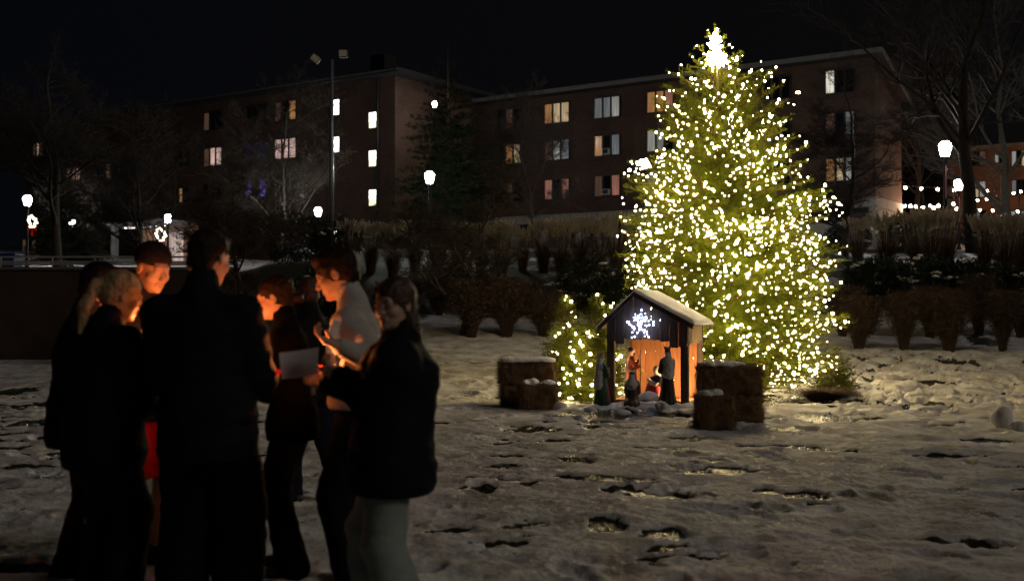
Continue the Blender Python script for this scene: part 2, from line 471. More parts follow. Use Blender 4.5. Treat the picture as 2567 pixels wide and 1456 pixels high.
V = np.stack([X, Y, Z], 2).reshape(-1, 3)
nr = len(yy)
i = (np.arange(nr - 1)[:, None] * NC + np.arange(NC - 1)[None]).ravel()
Fg = np.stack([i, i + 1, i + NC + 1, i + NC], 1)

gm = bpy.data.materials.new('snowy_lawn'); gm.use_nodes = True
nt = gm.node_tree; N = nt.nodes; L = nt.links; b = N['Principled BSDF']
at_ = N.new('ShaderNodeAttribute'); at_.attribute_name = 'snow'
tc = N.new('ShaderNodeTexCoord')
n1 = N.new('ShaderNodeTexNoise'); n1.inputs['Scale'].default_value = 26; n1.inputs['Detail'].default_value = 6; L.new(tc.outputs['Object'], n1.inputs['Vector'])
n2 = N.new('ShaderNodeTexNoise'); n2.inputs['Scale'].default_value = 2.2; n2.inputs['Detail'].default_value = 6; L.new(tc.outputs['Object'], n2.inputs['Vector'])
ad = N.new('ShaderNodeMath'); ad.operation = 'MULTIPLY_ADD'; ad.inputs[1].default_value = .7; ad.inputs[2].default_value = -.35; L.new(n1.outputs[0], ad.inputs[0])
a2 = N.new('ShaderNodeMath'); a2.operation = 'ADD'; L.new(at_.outputs['Fac'], a2.inputs[0]); L.new(ad.outputs[0], a2.inputs[1])
rp = N.new('ShaderNodeMapRange'); rp.inputs[1].default_value = .38; rp.inputs[2].default_value = .62; L.new(a2.outputs[0], rp.inputs[0])
cs = N.new('ShaderNodeMix'); cs.data_type = 'RGBA'; cs.inputs[6].default_value = (.50, .47, .44, 1); cs.inputs[7].default_value = (.80, .79, .78, 1)
r2 = N.new('ShaderNodeMapRange'); r2.inputs[1].default_value = .38; r2.inputs[2].default_value = .6; L.new(n2.outputs[0], r2.inputs[0]); L.new(r2.outputs[0], cs.inputs[0])
cg = N.new('ShaderNodeMix'); cg.data_type = 'RGBA'; cg.inputs[6].default_value = (.020, .022, .010, 1); cg.inputs[7].default_value = (.055, .050, .022, 1)
L.new(n1.outputs[0], cg.inputs[0])
cm = N.new('ShaderNodeMix'); cm.data_type = 'RGBA'; L.new(rp.outputs[0], cm.inputs[0]); L.new(cg.outputs[2], cm.inputs[6]); L.new(cs.outputs[2], cm.inputs[7]); L.new(cm.outputs[2], b.inputs['Base Color'])
rr = N.new('ShaderNodeMapRange'); rr.inputs[3].default_value = .18; rr.inputs[4].default_value = .72; L.new(rp.outputs[0], rr.inputs[0]); aw = N.new('ShaderNodeAttribute'); aw.attribute_name = 'wet'; rw = N.new('ShaderNodeMix'); rw.inputs[2].default_value = .8; L.new(aw.outputs['Fac'], rw.inputs[0]); L.new(rr.outputs[0], rw.inputs[3]); L.new(rw.outputs[0], b.inputs['Roughness'])
bp = N.new('ShaderNodeBump'); bp.inputs['Strength'].default_value = .55; bp.inputs['Distance'].default_value = .03; L.new(n1.outputs[0], bp.inputs['Height']); L.new(bp.outputs[0], b.inputs['Normal'])
g = link_mesh('ground', V, Fg, gm, smooth=True)
at2 = g.data.attributes.new('snow', 'FLOAT', 'POINT'); at2.data.foreach_set('value', snow.astype(np.float32).ravel())
wt = g.data.attributes.new('wet', 'FLOAT', 'POINT'); wt.data.foreach_set('value', np.clip((24 - Y) / 3, 0, 1).astype(np.float32).ravel())
tag(g, kind='structure')

def gdetail(x, y):        # detailed height by lookup
    j = int(np.clip(np.searchsorted(yy, y), 0, nr - 1)); wd = 3.4 + .62 * yy[j]
    c = int(np.clip((x / wd + 1) / 2 * (NC - 1), 0, NC - 1))
    return float(Z[j, c])

# a sheet behind and beside the camera so the lawn never ends in view of another position
m = MB(); m.quad((-300, -200, -.06), (300, -200, -.06), (300, 1.6, -.06), (-300, 1.6, -.06))
tag(m.build('lawn', mat('lawn_snow', (.7, .7, .69), .75, .1)), kind='structure')

# grass blades in the bare patches
hx = np.argwhere((hole > .75) & (Y < 21) & (Y > 3.4))
sel = hx[rng.choice(len(hx), min(16000, len(hx)), replace=False)]
A = np.stack([X[sel[:, 0], sel[:, 1]], Y[sel[:, 0], sel[:, 1]], Z[sel[:, 0], sel[:, 1]] - .005], 1) + rng.normal(0, .012, (len(sel), 3)) * [1, 1, 0]
B = A + rng.normal(0, .018, A.shape) * [1, 1, 0] + np.array([0, 0, 1.]) * rng.uniform(.02, .055, (len(A), 1))
th = rng.uniform(0, 6.28, len(A)); W = np.stack([np.cos(th), np.sin(th), 0 * th], 1) * .003
Vb, Fb = ribbons(A, B, W)
tag(link_mesh('grass', Vb, Fb, mat('grass_blade', (.045, .055, .018), .5, .3, 3)), 'short dark grass showing through the trodden snow', 'grass', kind='stuff')

# ------------------------------------------------------------------ buildings
U = Vector((4283, -2852, 0)).normalized(); NV = Vector((2852, 4283, 0)).normalized(); FANG = math.atan2(U.y, U.x)
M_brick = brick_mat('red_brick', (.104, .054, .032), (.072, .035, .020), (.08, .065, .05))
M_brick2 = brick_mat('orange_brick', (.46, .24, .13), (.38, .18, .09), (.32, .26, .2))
M_frame = mat('dark_window_frame', (.025, .022, .02), .5)
M_roof = mat('dark_shingle', (.018, .017, .017), .9, .3, 3, .3)
M_fasc = mat('pale_fascia', (.16, .155, .14), .6, .1, 2)
M_conc = mat('pale_concrete', (.33, .31, .26), .85, .15, 1.2, .2)
M_dark = mat('dark_void', (.012, .011, .010), .6)
M_metal = mat('black_metal', (.015, .015, .016), .45, metal=.3)
M_ac = mat('white_plastic', (.6, .6, .58), .5)

def pane_mat(name, col, s, vs=1.2):
    if name in MATS: return MATS[name]
    m = bpy.data.materials.new(name); m.use_nodes = True; nt = m.node_tree; N = nt.nodes; L = nt.links; b = N['Principled BSDF']
    b.inputs['Base Color'].default_value = (.02, .02, .02, 1); b.inputs['Roughness'].default_value = .15
    b.inputs['Emission Color'].default_value = (*col, 1)
    tc = N.new('ShaderNodeTexCoord'); mp = N.new('ShaderNodeMapping'); mp.inputs['Scale'].default_value = (7, 7, .5); L.new(tc.outputs['Object'], mp.inputs[0])
    n = N.new('ShaderNodeTexNoise'); n.inputs['Scale'].default_value = vs; n.inputs['Detail'].default_value = 3; L.new(mp.outputs[0], n.inputs['Vector'])
    r = N.new('ShaderNodeMapRange'); r.inputs[1].default_value = .3; r.inputs[2].default_value = .7; r.inputs[3].default_value = s * .55; r.inputs[4].default_value = s * 1.3
    L.new(n.outputs[0], r.inputs[0]); L.new(r.outputs[0], b.inputs['Emission Strength'])
    MATS[name] = m; return m
PM = {'d': mat('dark_glass', (.010, .011, .013), .08), 'o': pane_mat('amber_room', (1, .48, .17), .30), 'y': pane_mat('yellow_room', (1, .74, .42), .42), 'g': pane_mat('grey_curtain', (.85, .9, .92), .13),
      'G': pane_mat('pale_curtain', (.95, .93, .85), .26), 'p': pane_mat('pink_room', (1, .66, .58), .62), 'b': pane_mat('blue_room', (.12, .10, .6), .05), 'B': pane_mat('violet_curtain', (.30, .24, 1), .28),
      'r': pane_mat('rosy_room', (1, .42, .30), .24), 'w': pane_mat('stair_white', (1, 1, .93), 4.5), 'W': pane_mat('stair_yellow', (1, .93, .55), 2.0), 'n': pane_mat('brown_curtain', (.9, .5, .3), .07),
      'q': pane_mat('branchy_white', (1, .95, .8), .8)}

def building(root, p0, wins, fwd=.0):
    """wins: (cx, cy, wpx, hpx, codes, ac) in pixels on the facade plane"""
    for cx, cy, wp, hp, code, ac in wins:
        c = onplane(cx, cy, p0, NV); a = onplane(cx - wp / 2, cy, p0, NV); b = onplane(cx + wp / 2, cy, p0, NV)
        t = onplane(cx, cy - hp / 2, p0, NV).z; bz = onplane(cx, cy + hp / 2, p0, NV).z
        lx = (c - p0).dot(U); W = (b - a).length; H = t - bz; lz = (t + bz) / 2 - p0.z
        fr = MB(); f = .07
        fr.box((0, -.04, H / 2 + f / 2), (W + 2 * f, .12, f)); fr.box((0, -.06, -H / 2 - f / 2), (W + 2 * f + .06, .16, f))
        for s in (-1, 1): fr.box((s * (W / 2 + f / 2), -.04, 0), (f, .12, H))
        n = len(code) if code[0] != 'w' else 1
        for k in range(1, n): fr.box((-W / 2 + W * k / n, -.035, 0), (.13, .10, H))
        o = fr.build('window', M_frame, root, loc=(lx, -.03, lz))
        pn = MB(); codes = []
        if code[0] == 'w':
            z0 = -H / 2
            pn.quad((-W / 2, -.012, z0), (W / 2, -.012, z0), (W / 2, -.012, z0 + H * .42), (-W / 2, -.012, z0 + H * .42), 0)
            pn.quad((-W / 2, -.012, z0 + H * .42), (W / 2, -.012, z0 + H * .42), (W / 2, -.012, H / 2), (-W / 2, -.012, H / 2), 1)
            ms = [PM['W'] if code != 'ww' else PM['w'], PM['w']]
        else:
            ms = []
            for k in range(n):
                xa = -W / 2 + W * k / n; xb = xa + W / n
                pn.quad((xa, -.012, -H / 2), (xb, -.012, -H / 2), (xb, -.012, H / 2), (xa, -.012, H / 2), k); ms.append(PM[code[k]])
        pn.build('pane', ms, o)
        if ac:
            q = MB(); q.box((0, 0, 0), (.55, .4, .4), bev=.02); q.box((0, -.21, 0), (.42, .02, .28), mi=1)
            q.build('air_conditioner', [M_ac, M_dark], o, loc=(0 if ac == 1 else -W * .3, -.12, -H / 2 + .25))

def localx(px, p0, py=500): return (onplane(px, py, p0, NV) - p0).dot(U)

# right dormitory
ref = at(1523, 270, 80.6); p0 = onplane(1200, 600, ref, NV); p0.z = 4.9
LB = localx(2195, p0); zt = onplane(1523, 224, ref, NV).z - p0.z
root = thing('dormitory_building', 'long brick dormitory behind the big lit tree, with pale concrete ground floor', 'building', p0, FANG)
DP = 6.0; DR = 2.6
zc = onplane(1523, 530, ref, NV).z - p0.z; zc2 = zc - .62
mb = MB(); mb.box((LB / 2, DP / 2, (zt + zc) / 2), (LB, DP, zt - zc)); mb.build('wall', M_brick, root)
mb = MB(); mb.box((LB / 2, DP / 2 - .03, (zc + zc2) / 2), (LB + .12, DP + .12, zc - zc2)); mb.build('concrete_band', M_conc, root)
xs_ = localx(1950, p0)
mb = MB(); mb.box((xs_ / 2, DP / 2 + .5, zc2 / 2), (xs_, DP - 1.2, zc2)); mb.build('recessed_base', M_dark, root)
mb = MB()
xa = localx(1560, p0); xb = localx(2120, p0); xc = localx(2178, p0)
mb.box(((xs_ + LB) / 2, DP / 2, zc2 * .36), (LB - xs_, DP, zc2 * .72)); mb.box(((xc + LB) / 2, DP / 2, zc2 * .86), (LB - xc, DP, zc2 * .28))
mb.box(((xs_ + xc) / 2, DP / 2 + .2, zc2 * .86), (xc - xs_ - .01, DP - .4, zc2 * .28), mi=1)
for k in range(9):
    xx = k * (xs_ / 8.5) + .4
    q_ = MB(); q_.box((xx, .2, zc2 / 2), (.45, .4, zc2 - .01)); q_.build('pilaster', M_conc, root)
mb.build('concrete_base', [M_conc, M_dark], root)
# roof with overhanging eaves, dropping towards the back
mb = MB()
poly = [(-.9, zt + .02), (-.9, zt + .34), (DP + .9, zt + .30 - DR), (DP + .9, zt - .02 - DR), (DP, zt - DR * .9), (DP, zt + .02)]
V_ = [(-.8, a, b) for a, b in poly] + [(LB + .7, a, b) for a, b in poly]; n_ = len(poly)
mb.add(V_, [tuple(range(n_)), tuple(range(2 * n_ - 1, n_ - 1, -1))] + [(i, (i + 1) % n_, (i + 1) % n_ + n_, i + n_) for i in range(n_)][::1])
mb.build('roof', M_roof, root)
mb = MB(); mb.box((LB / 2 - .05, -.92, zt + .18), (LB + 1.5, .04, .30)); 
ang = math.atan2(DR + .04, DP + 1.8)
mb.box((LB + .72, DP / 2, zt + .17 - DR / 2), (.04, (DP + 1.8) / math.cos(ang), .30), M=Matrix.Rotation(-ang, 3, 'X'))
mb.build('fascia', M_fasc, root)
mb = MB(); mb.box((LB + .006, DP * .5, zc2 - 1.3), (.05, DP * .55, .9)); mb.build('door', M_dark, root)
W2 = []
cols = [1273, 1397, 1523, 1656]
t0 = [localx(c, p0, 400) for c in cols]; st = (t0[3] - t0[1]) / 2
def px_of(lx, z):
    q = p0 + U * lx; q = Vector((q.x, q.y, z)); 
    d = q - Vector((0, 0, CAMZ)); c, s = math.cos(PITCH), math.sin(PITCH)
    yv = d.y * c + d.z * s; zv = -d.y * s + d.z * c
    return 1283.5 + F * d.x / yv, 728 - F * zv / yv, F / yv
zr = [onplane(1523, y, ref, NV).z for y in (270, 365, 466)]
codes = {(1, 0): ('oyy', 0), (1, 1): ('nGg', 0), (1, 2): ('rdr', 0), (2, 0): ('ggG', 0), (2, 1): ('odg', 1), (2, 2): ('ndr', 1), (3, 0): ('oor', 0), (3, 1): ('Ggd', 0), (3, 2): ('gdd', 0), (0, 1): ('doy', 0),
         (6, 0): ('qdd', 0), (6, 1): ('ndg', 0), (6, 2): ('oyG', 0)}
for k in range(0, 8):
    for r_ in range(3):
        if k == 0 and r_ != 1: cd = ('dnd', 0)
        else: cd = codes.get((k, r_), ('ddd', 0))
        lx = t0[1] + (k - 1) * st
        if lx > LB - 1.2: continue
        x_, y_, s_ = px_of(lx, zr[r_])
        W2.append((x_, y_, 2.3 * s_ * .76, 1.40 * s_, *cd))
building(root, p0, W2)

# left dormitory
ref = at(936, 400, 79.5); q0 = onplane(60, 600, ref, NV); q0.z = 4.4
LB1 = localx(990, q0); zt1 = onplane(990, 190, ref, NV).z - q0.z
root = thing('dormitory_building', 'dark brick dormitory on the left with white-lit stairwell windows', 'building', q0, FANG)
mb = MB(); mb.box((LB1 / 2, 7, zt1 / 2), (LB1, 14, zt1)); mb.build('wall', M_brick, root)
mb = MB(); o_ = 1.1
A_ = [(-o_, -o_, zt1), (LB1 + o_, -o_, zt1), (LB1 + o_, 14 + o_, zt1), (-o_, 14 + o_, zt1), (-o_, -o_, zt1 + .3), (LB1 + o_, -o_, zt1 + .3), (LB1 + o_, 14 + o_, zt1 + .3), (-o_, 14 + o_, zt1 + .3), (6, 7, zt1 + 2.4), (LB1 - 6, 7, zt1 + 2.4)]
mb.add(A_, [(3, 2, 1, 0), (0, 1, 5, 4), (1, 2, 6, 5), (2, 3, 7, 6), (3, 0, 4, 7), (4, 5, 9, 8), (5, 6, 9), (6, 7, 8, 9), (7, 4, 8)])
rf = mb.build('roof', M_roof, root)
mb = MB(); mb.box((LB1 - 7, 7, zt1 + 2.4), (1.4, 1.4, 2.2)); mb.build('chimney', M_roof, rf)
mb = MB(); mb.box((LB1 / 2, -o_ - .02, zt1 + .17), (LB1 + 2 * o_, .04, .12)); mb.build('gutter', mat('grey_gutter', (.09, .09, .088), .6), root)
mb = MB()
for px in (826, 948): 
    lx = localx(px, q0, 400); mb = MB(); mb.tube([(lx, -.1, .3), (lx, -.1, zt1 - .1)], .09, 8); mb.build('downpipe', M_metal, root)
W1 = [(844, 270, 17, 38, 'ww', 0), (844, 363, 17, 38, 'ww', 0), (845, 573, 14, 27, 'ww', 0), (936, 302, 19, 39, 'w', 0), (936, 398, 19, 39, 'w', 0), (936, 496, 19, 39, 'w', 0),
      (717, 279, 52, 46, 'ndo', 0), (717, 373, 52, 48, 'ppp', 0), (717, 468, 52, 46, 'ddd', 0), (643, 289, 50, 44, 'ddd', 0), (643, 381, 50, 44, 'bbb', 0), (643, 472, 50, 44, 'BdB', 0),
      (535, 304, 44, 43, 'ndd', 0), (535, 394, 44, 44, 'npp', 0), (535, 482, 44, 42, 'ddd', 0), (455, 490, 34, 34, 'dod', 0), (455, 404, 40, 36, 'ddd', 0), (330, 420, 38, 38, 'ddd', 0), (260, 432, 38, 36, 'ddn', 0),
      (97, 376, 26, 34, 'npn', 0), (182, 350, 26, 26, 'ngd', 0), (186, 436, 34, 30, 'prp', 0), (236, 514, 26, 28, 'drd', 0), (97, 452, 26, 32, 'ddd', 0), (75, 625, 34, 50, 'ndn', 0), (160, 622, 34, 50, 'ddd', 0)]
building(root, q0, W1)

# far right hall
ref = at(2462, 374, 112); r0 = onplane(2376, 600, ref, NV); r0.z = 7.6
root = thing('brick_hall', 'warmly lit orange brick hall far behind the patio lights on the right', 'building', r0, FANG)
zt3 = ref.z - r0.z; LB3 = 34
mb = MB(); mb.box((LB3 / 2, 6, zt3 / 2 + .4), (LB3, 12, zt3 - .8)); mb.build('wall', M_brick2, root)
mb = MB(); mb.box((LB3 / 2, 6, .38), (LB3 + .1, 12.1, .76)); mb.build('concrete_base', M_conc, root)
mb = MB(); mb.box((LB3 / 2, 6, zt3 + .15), (LB3 + 1, 13, .3)); mb.build('roof', M_conc, root)
mb = MB(); mb.box((.35, -.1, zt3 * .45), (.7, .22, zt3 * .75)); mb.build('pilaster', M_conc, root)
building(root, r0, [(2455, 475, 32, 38, 'yG', 0), (2452, 549, 38, 38, 'Ggd', 2), (2455, 398, 34, 34, 'dn', 0), (2555, 398, 36, 38, 'Gdy', 1), (2555, 470, 36, 36, 'gdd', 0), (2553, 548, 36, 36, 'Gdg', 1), (2505, 398, 20, 20, 'Gd', 0),
                    (2455, 588, 36, 16, 'dd', 0)])

# entrance pavilion on the left
e0 = at(258, 660, 74); 
root = thing('entrance_pavilion', 'white-edged lit entrance canopy with pale column behind the group on the left', 'entrance', e0, FANG)
hz = at(300, 566, 74).z - e0.z; wx = 5.6
mb = MB(); mb.box((wx / 2, 1.4, hz + .05), (wx, 2.8, .34)); mb.build('canopy', mat('canopy_paint', (.16, .15, .15), .6, emit=(1, .85, .8), es=.0), root)
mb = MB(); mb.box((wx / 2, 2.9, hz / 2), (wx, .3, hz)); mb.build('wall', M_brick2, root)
for xx in (.8, wx - .3): mb = MB(); mb.box((xx, .3, hz / 2 - .06), (.34, .34, hz - .13)); mb.build('column', mat('white_column', (.10, .10, .10), .6), root)
mb = MB(); mb.box((3.9, 2.7, 1.1), (1.3, .06, 2.1)); mb.build('door', pane_mat('door_glow', (1, .78, .68), .5), root)
for xx in (1.5, 3.4, 4.6):
    mb = MB(); mb.box((xx, .9, hz - .15), (.7, .25, .05)); mb.build('ceiling_light', emat('soffit_light', (1, .86, .8), 5), root)

# ------------------------------------------------------------------ lamps
M_glass = emat('lantern_glass', (1, .97, 1.0), 150)
M_glass2 = emat('lantern_glass_green', (.93, 1, .86), 420)
def street_lamp(px, py, D, label, k=1.0, glass=None, banner=False):
    P = at(px, py, D); zg = gzf(P.x, P.y); h = P.z - zg
    r = thing('street_lamp', label, 'street lamp', (P.x, P.y, zg), 0, 'lantern street lamps on the campus paths')
    mb = MB(); mb.lathe([(.17, 0), (.17, .25), (.12, .35), (.075, .5), (.065, max(h - .5, .6)), (.09, h - .42), (.06, h - .38), (.13, h - .31), (.13, h - .27)], n=12); mb.build('post', M_metal, r, True)
    mb = MB(); mb.lathe([(.12 * k, -.26 * k), (.15 * k, -.2 * k), (.21 * k, .08 * k), (.20 * k, .14 * k), (.12 * k, .23 * k), (.05, .26 * k)], n=12); mb.build('lantern', glass or M_glass, r, True, loc=(0, 0, h))
    mb = MB(); mb.lathe([(.13, 0), (.15, .012), (.05, .05), (.03, .09), (.012, .19)], n=10); mb.build('cap', M_metal, r, True, loc=(0, 0, h + .25 * k))
    if banner:
        mb = MB(); mb.box((-.30, 0, h - 1.35), (.5, .012, 1.25)); mb.box((-.3, 0, h - .7), (.6, .03, .03), mi=1); mb.box((-.3, 0, h - 2.0), (.6, .03, .03), mi=1)
        mb.build('banner', [mat('banner_cloth', (.45, .12, .10), .8), M_metal], r, rotz=1.3)
    return r, P
street_lamp(2369, 373, 45, 'tall street lamp at right, nearest to the big bare tree trunk', 1.15, banner=True)
street_lamp(2403, 463, 60, 'lower, farther street lamp seen just left of the thick tree trunk', 1.1, banner=True)
street_lamp(1077, 445, 50, 'greenish white street lamp in front of the dark conifer', .98, M_glass2)
street_lamp(1073, 509, 84, 'small distant street lamp right below the greenish lamp', .75)
street_lamp(797, 531, 50, 'street lamp just left of the tall floodlight pole', .72, emat('lantern_glass_bright', (1, .97, .95), 330))
_, PW = street_lamp(69, 503, 58, 'leftmost street lamp, carrying a lit wreath', 1.0)
street_lamp(179, 559, 70, 'street lamp half hidden by a branch, second from the left', 1.1)
_, PW2 = street_lamp(421, 548, 66, 'street lamp above the lit entrance canopy', .9)
street_lamp(1090, 262, 76, 'high lamp shining through the upper branches of the dark conifer', .8)
street_lamp(1616, 411, 64, 'street lamp showing at the left edge of the big lit tree', .95)

def wreath(P, R, label):
    r = thing('wreath', label, 'wreath', P)
    n = 26; pts = [(R * math.cos(t), 0, R * math.sin(t)) for t in np.linspace(0, 6.2832, n)]
    mb = MB(); mb.tube(pts, .07, 6, cap=False); mb.build('ring', mat('wreath_green', (.04, .07, .02), .8, .4, 12, .6), r)
    rg = random.Random(4)
    for k in range(22):
        t = k / 22 * 6.283; q = R + rg.uniform(-.09, .09)
        mb = MB(); v, f = many_ico(np.array([[0, 0, 0.]]), [.055]); 
        link_mesh('bulb', v, f, emat('wreath_bulb', (1, .85, .62), 8), r, True, loc=(q * math.cos(t), -.09, q * math.sin(t)))
    mb = MB(); mb.add([(-.22, -.1, -R - .05), (0, -.12, -R - .12), (-.2, -.1, -R - .28), (.22, -.1, -R - .05), (.2, -.1, -R - .28), (-.08, -.1, -R - .5), (.08, -.1, -R - .5)], [(0, 1, 2), (3, 4, 1), (1, 5, 6)])
    mb.build('bow', mat('red_ribbon', (.5, .01, .01), .5, emit=(1, .02, .01), es=.12), r)
wreath(Vector((PW.x + .36, PW.y - .15, at(85, 556, 58).z)), .22, 'lit wreath with red bow hanging from the leftmost lamp post')
wreath(at(404, 588, 65), .30, 'lit wreath below the lamp over the entrance canopy')

# floodlight pole
P = at(832, 150, 40); zg = gzf(P.x, P.y)
r = thing('floodlight_pole', 'tall grey steel pole with two floodlights, standing before the left dormitory', 'light pole', (P.x, P.y, zg))
M_pole = mat('galvanised_steel', (.30, .31, .33), .4, .1, 6, metal=.6)
h = P.z - zg
mb = MB(); mb.tube([(0, 0, 0), (0, 0, h)], [.095, .06], 12); mb.build('pole', M_pole, r, True)
mb = MB(); mb.tube([(-.45, 0, h - .25), (0, 0, h - .5), (.38, 0, h - .2)], .025, 6); mb.build('crossarm', M_metal, r)
for xx, zz, a in ((-.58, .05, .6), (.40, .23, 0)):
    mb = MB(); mb.box((0, 0, 0), (.34, .16, .28), bev=.03); fl = mb.build('floodlight', M_metal, r, loc=(xx, 0, h + zz - .02)); fl.rotation_euler = (0, a, 0)
    mb = MB(); mb.box((0, -.085, 0), (.28, .012, .22)); mb.build('lens', mat('flood_lens', (.2, .18, .14), .3, emit=(1, .85, .55), es=.035), fl)

# railing, retaining wall and bin on the left
D0 = 34.0
XL = at(-420, 650, D0).x; XR = at(590, 650, D0).x
root = thing('retaining_wall', 'dark brown retaining wall edging the left side of the snowy lawn', 'wall', (0, D0, 0))
zw = at(100, 676, D0).z
mb = MB(); mb.box(((XL + XR) / 2, .2, zw / 2 - .2), (XR - XL, .4, zw + .4)); mb.build('wall_face', mat('brown_block', (.045, .026, .018), .9, .3, 1.5, .5, 8), root)
mb = MB(); mb.box(((XL + XR) / 2, .2, zw + .04), (XR - XL + .1, .5, .08)); mb.build('coping', mat('coping_stone', (.12, .10, .09), .8), root)
root = thing('railing', 'pale metal railing along the top of the retaining wall', 'railing', (0, D0 + .2, zw + .08))
zb = at(100, 645, D0).z - zw - .08
M_rail = mat('pale_rail', (.55, .55, .52), .35, metal=.5)
for zz in (zb + .02, zb * .55, .09):
    mb = MB(); mb.tube([(XL, 0, zz), (XR, 0, zz)], .028, 8); mb.build('rail', M_rail, root)
k = XL + .3
while k < XR:
    mb = MB(); mb.tube([(k, .0, 0), (k, .0, zb)], .025, 8); mb.build('post', M_rail, root); k += 1.55
P = at(14, 664, 36); mb = MB(); mb.box((0, 0, .45), (.85, .6, .9), taper=1.08, bev=0); mb.box((0, 0, .94), (.95, .7, .07), mi=0)
root = thing('recycling_bin', 'blue recycling bin behind the railing at the far left', 'bin', (P.x, P.y, gzf(P.x, P.y)))
bb = MB(); bb.box((0, 0, .30), (.75, .6, .6), taper=1.08); bb.build('body', mat('blue_plastic', (.02, .05, .22), .4), root)
bb = MB(); bb.box((0, 0, .64), (.88, .70, .08), bev=.02); bb.build('lid', MATS['blue_plastic'], root)

# ------------------------------------------------------------------ patio string lights
M_fest = emat('festoon_bulb', (1, .56, .34), 160)
M_wire = mat('black_wire', (.01, .01, .01), .6)
ZC = lambda q: ((3200 + q[0] / 1.7125) * .64175, (200 + q[1] / 1.7125) * .64175)
STR = [([(470, 910), (577, 915), (684, 920), (792, 925), (903, 930)], 58, 'upper patio light string between the dormitory corner and the tall lamp', (330, 960), (1010, 900)),
       ([(522, 1048), (573, 1037), (610, 1037), (648, 1040), (692, 1046), (742, 1036), (766, 1050), (797, 1035), (842, 1052), (897, 1022), (920, 1055)], 56, 'lower patio light string with closely spaced bulbs above the grass plumes', (480, 1060), (960, 1060)),
       ([(1060, 1000), (1120, 990), (1177, 976), (1235, 965)], 62, 'short slanting patio light string right of the thick trunk', (1000, 1010), (1290, 950)),
       ([(1123, 935), (1237, 937), (1300, 950), (1350, 940)], 60, 'uppermost patio light string at the far right', (1000, 925), (1420, 925)),
       ([(1076, 1063), (1162, 1067), (1250, 1080), (1327, 1073)], 57, 'lowest patio light string at the far right', (1000, 1050), (1420, 1050))]
for pts, D, lab, e0_, e1_ in STR:
    D = D + (38 if D > 58.5 or D == 57 else 19)
    W_ = [at(*ZC(q), D) for q in pts]; a = at(*ZC(e0_), D); b = at(*ZC(e1_), D)
    r = thing('string_light', lab, 'string lights', a, 0, 'festoon strings over the patio')
    mb = MB(); mb.tube([Vector((0, 0, 0))] + [p - a + Vector((0, 0, .12)) for p in W_] + [b - a], .012, 5); mb.build('wire', M_wire, r)
    for p in W_:
        v, f = many_ico(np.array([[0, 0, 0.]]), [.10]); link_mesh('bulb', v, f, M_fest, r, True, loc=p - a)
for px, D in ((2232, 77), (2392, 76), (2555, 96)):
    P = at(px, 470, D); zg = gzf(P.x, P.y); 
    o = MB(); o.tube([(0, 0, 0), (0, 0, P.z - zg + .3)], .05, 8); o = o.build('light_pole', M_metal, loc=(P.x, P.y, zg)); tag(o, {2232: 'thin pole holding the patio lights by the dormitory corner', 2392: 'thin pole holding the patio lights beside the lamps', 2555: 'thin pole holding the patio lights at the far right'}[px], 'pole')

# ------------------------------------------------------------------ bare trees
M_bark = mat('dark_bark', (.045, .034, .026), .9, .35, 10, .6, 30)
M_bark2 = mat('grey_bark', (.11, .095, .075), .9, .3, 10, .6, 30)
def bare_tree(name, label, cat, base, H, r0, seed, spread=.55, levels=5, first=.25, m=None, kids=(3, 4), lean=(0, 0), dens=1.0, group=None):
    rg = np.random.default_rng(seed); segT = []; segC = []
    def grow(p, d, Ln, r, lv):
        n = 5 if lv < 2 else 3
        pts = [p]; dd = d.copy()
        for k in range(n):
            dd = dd + rg.normal(0, .10 + .03 * lv, 3) + np.array([0, 0, .05]); dd /= np.linalg.norm(dd)
            pts.append(pts[-1] + dd * Ln / n)
        rr = np.linspace(r, r * .55, n + 1)
        for k in range(n): (segT if lv == 0 else segC).append((pts[k], pts[k + 1], rr[k], rr[k + 1]))
        if lv >= levels: return
        nk = rg.integers(kids[0], kids[1] + 1) + (2 if lv == 0 else 0)
        for j in range(int(nk * (dens if lv > 1 else 1))):
            t = rg.uniform(first if lv == 0 else .25, 1.0); q = t * n; i = min(int(q), n - 1); st_ = pts[i] + (pts[i + 1] - pts[i]) * (q - i)
            az = rg.uniform(0, 6.283); perp = np.array([math.cos(az), math.sin(az), rg.uniform(-.05, .35)])
            nd = dd * (1 - spread) + perp * spread * rg.uniform(.8, 1.4); nd /= np.linalg.norm(nd)
            grow(st_, nd, Ln * rg.uniform(.5, .72), rr[i] * rg.uniform(.42, .6), lv + 1)
        grow(pts[-1], dd, Ln * .6, rr[-1], lv + 1)
    root = thing(name, label, cat, base, 0, group)
    d = np.array([lean[0], lean[1], 1.]); grow(np.zeros(3), d / np.linalg.norm(d), H * .45, r0, 0)
    for seg, nm, sd in ((segT, 'trunk', 10), (segC, 'crown', 4)):
        A = np.array([s[0] for s in seg]); B = np.array([s[1] for s in seg]); ra = np.array([s[2] for s in seg]); rb = np.array([s[3] for s in seg])
        v, f = cones(A, B + (B - A) * .03, np.maximum(ra, .006), np.maximum(rb, .004), sd); link_mesh(nm, v, f, m or M_bark, root, True)
    return root
def gb(px, D): 
    x = (px - 1283.5) / F * D; return Vector((x, D, gzf(x, D) - .05))
bare_tree('bare_tree', 'thick dark bare tree trunk in front of the brick hall at right', 'tree', gb(2440, 43.8), 14.5, .28, 8, .5, 5, .55, lean=(.045, 0), kids=(2, 4), group='bare trees')
bare_tree('bare_tree', 'paler bare tree at the far right edge before the brick hall', 'tree', gb(2528, 54), 13, .24, 12, .5, 5, .3, m=M_bark2, group='bare trees')
bare_tree('bare_tree', 'wide low bare tree just right of the big lit tree, before the dormitory', 'tree', gb(2120, 42), 7.5, .13, 21, .75, 6, .1, kids=(3, 4), group='bare trees')
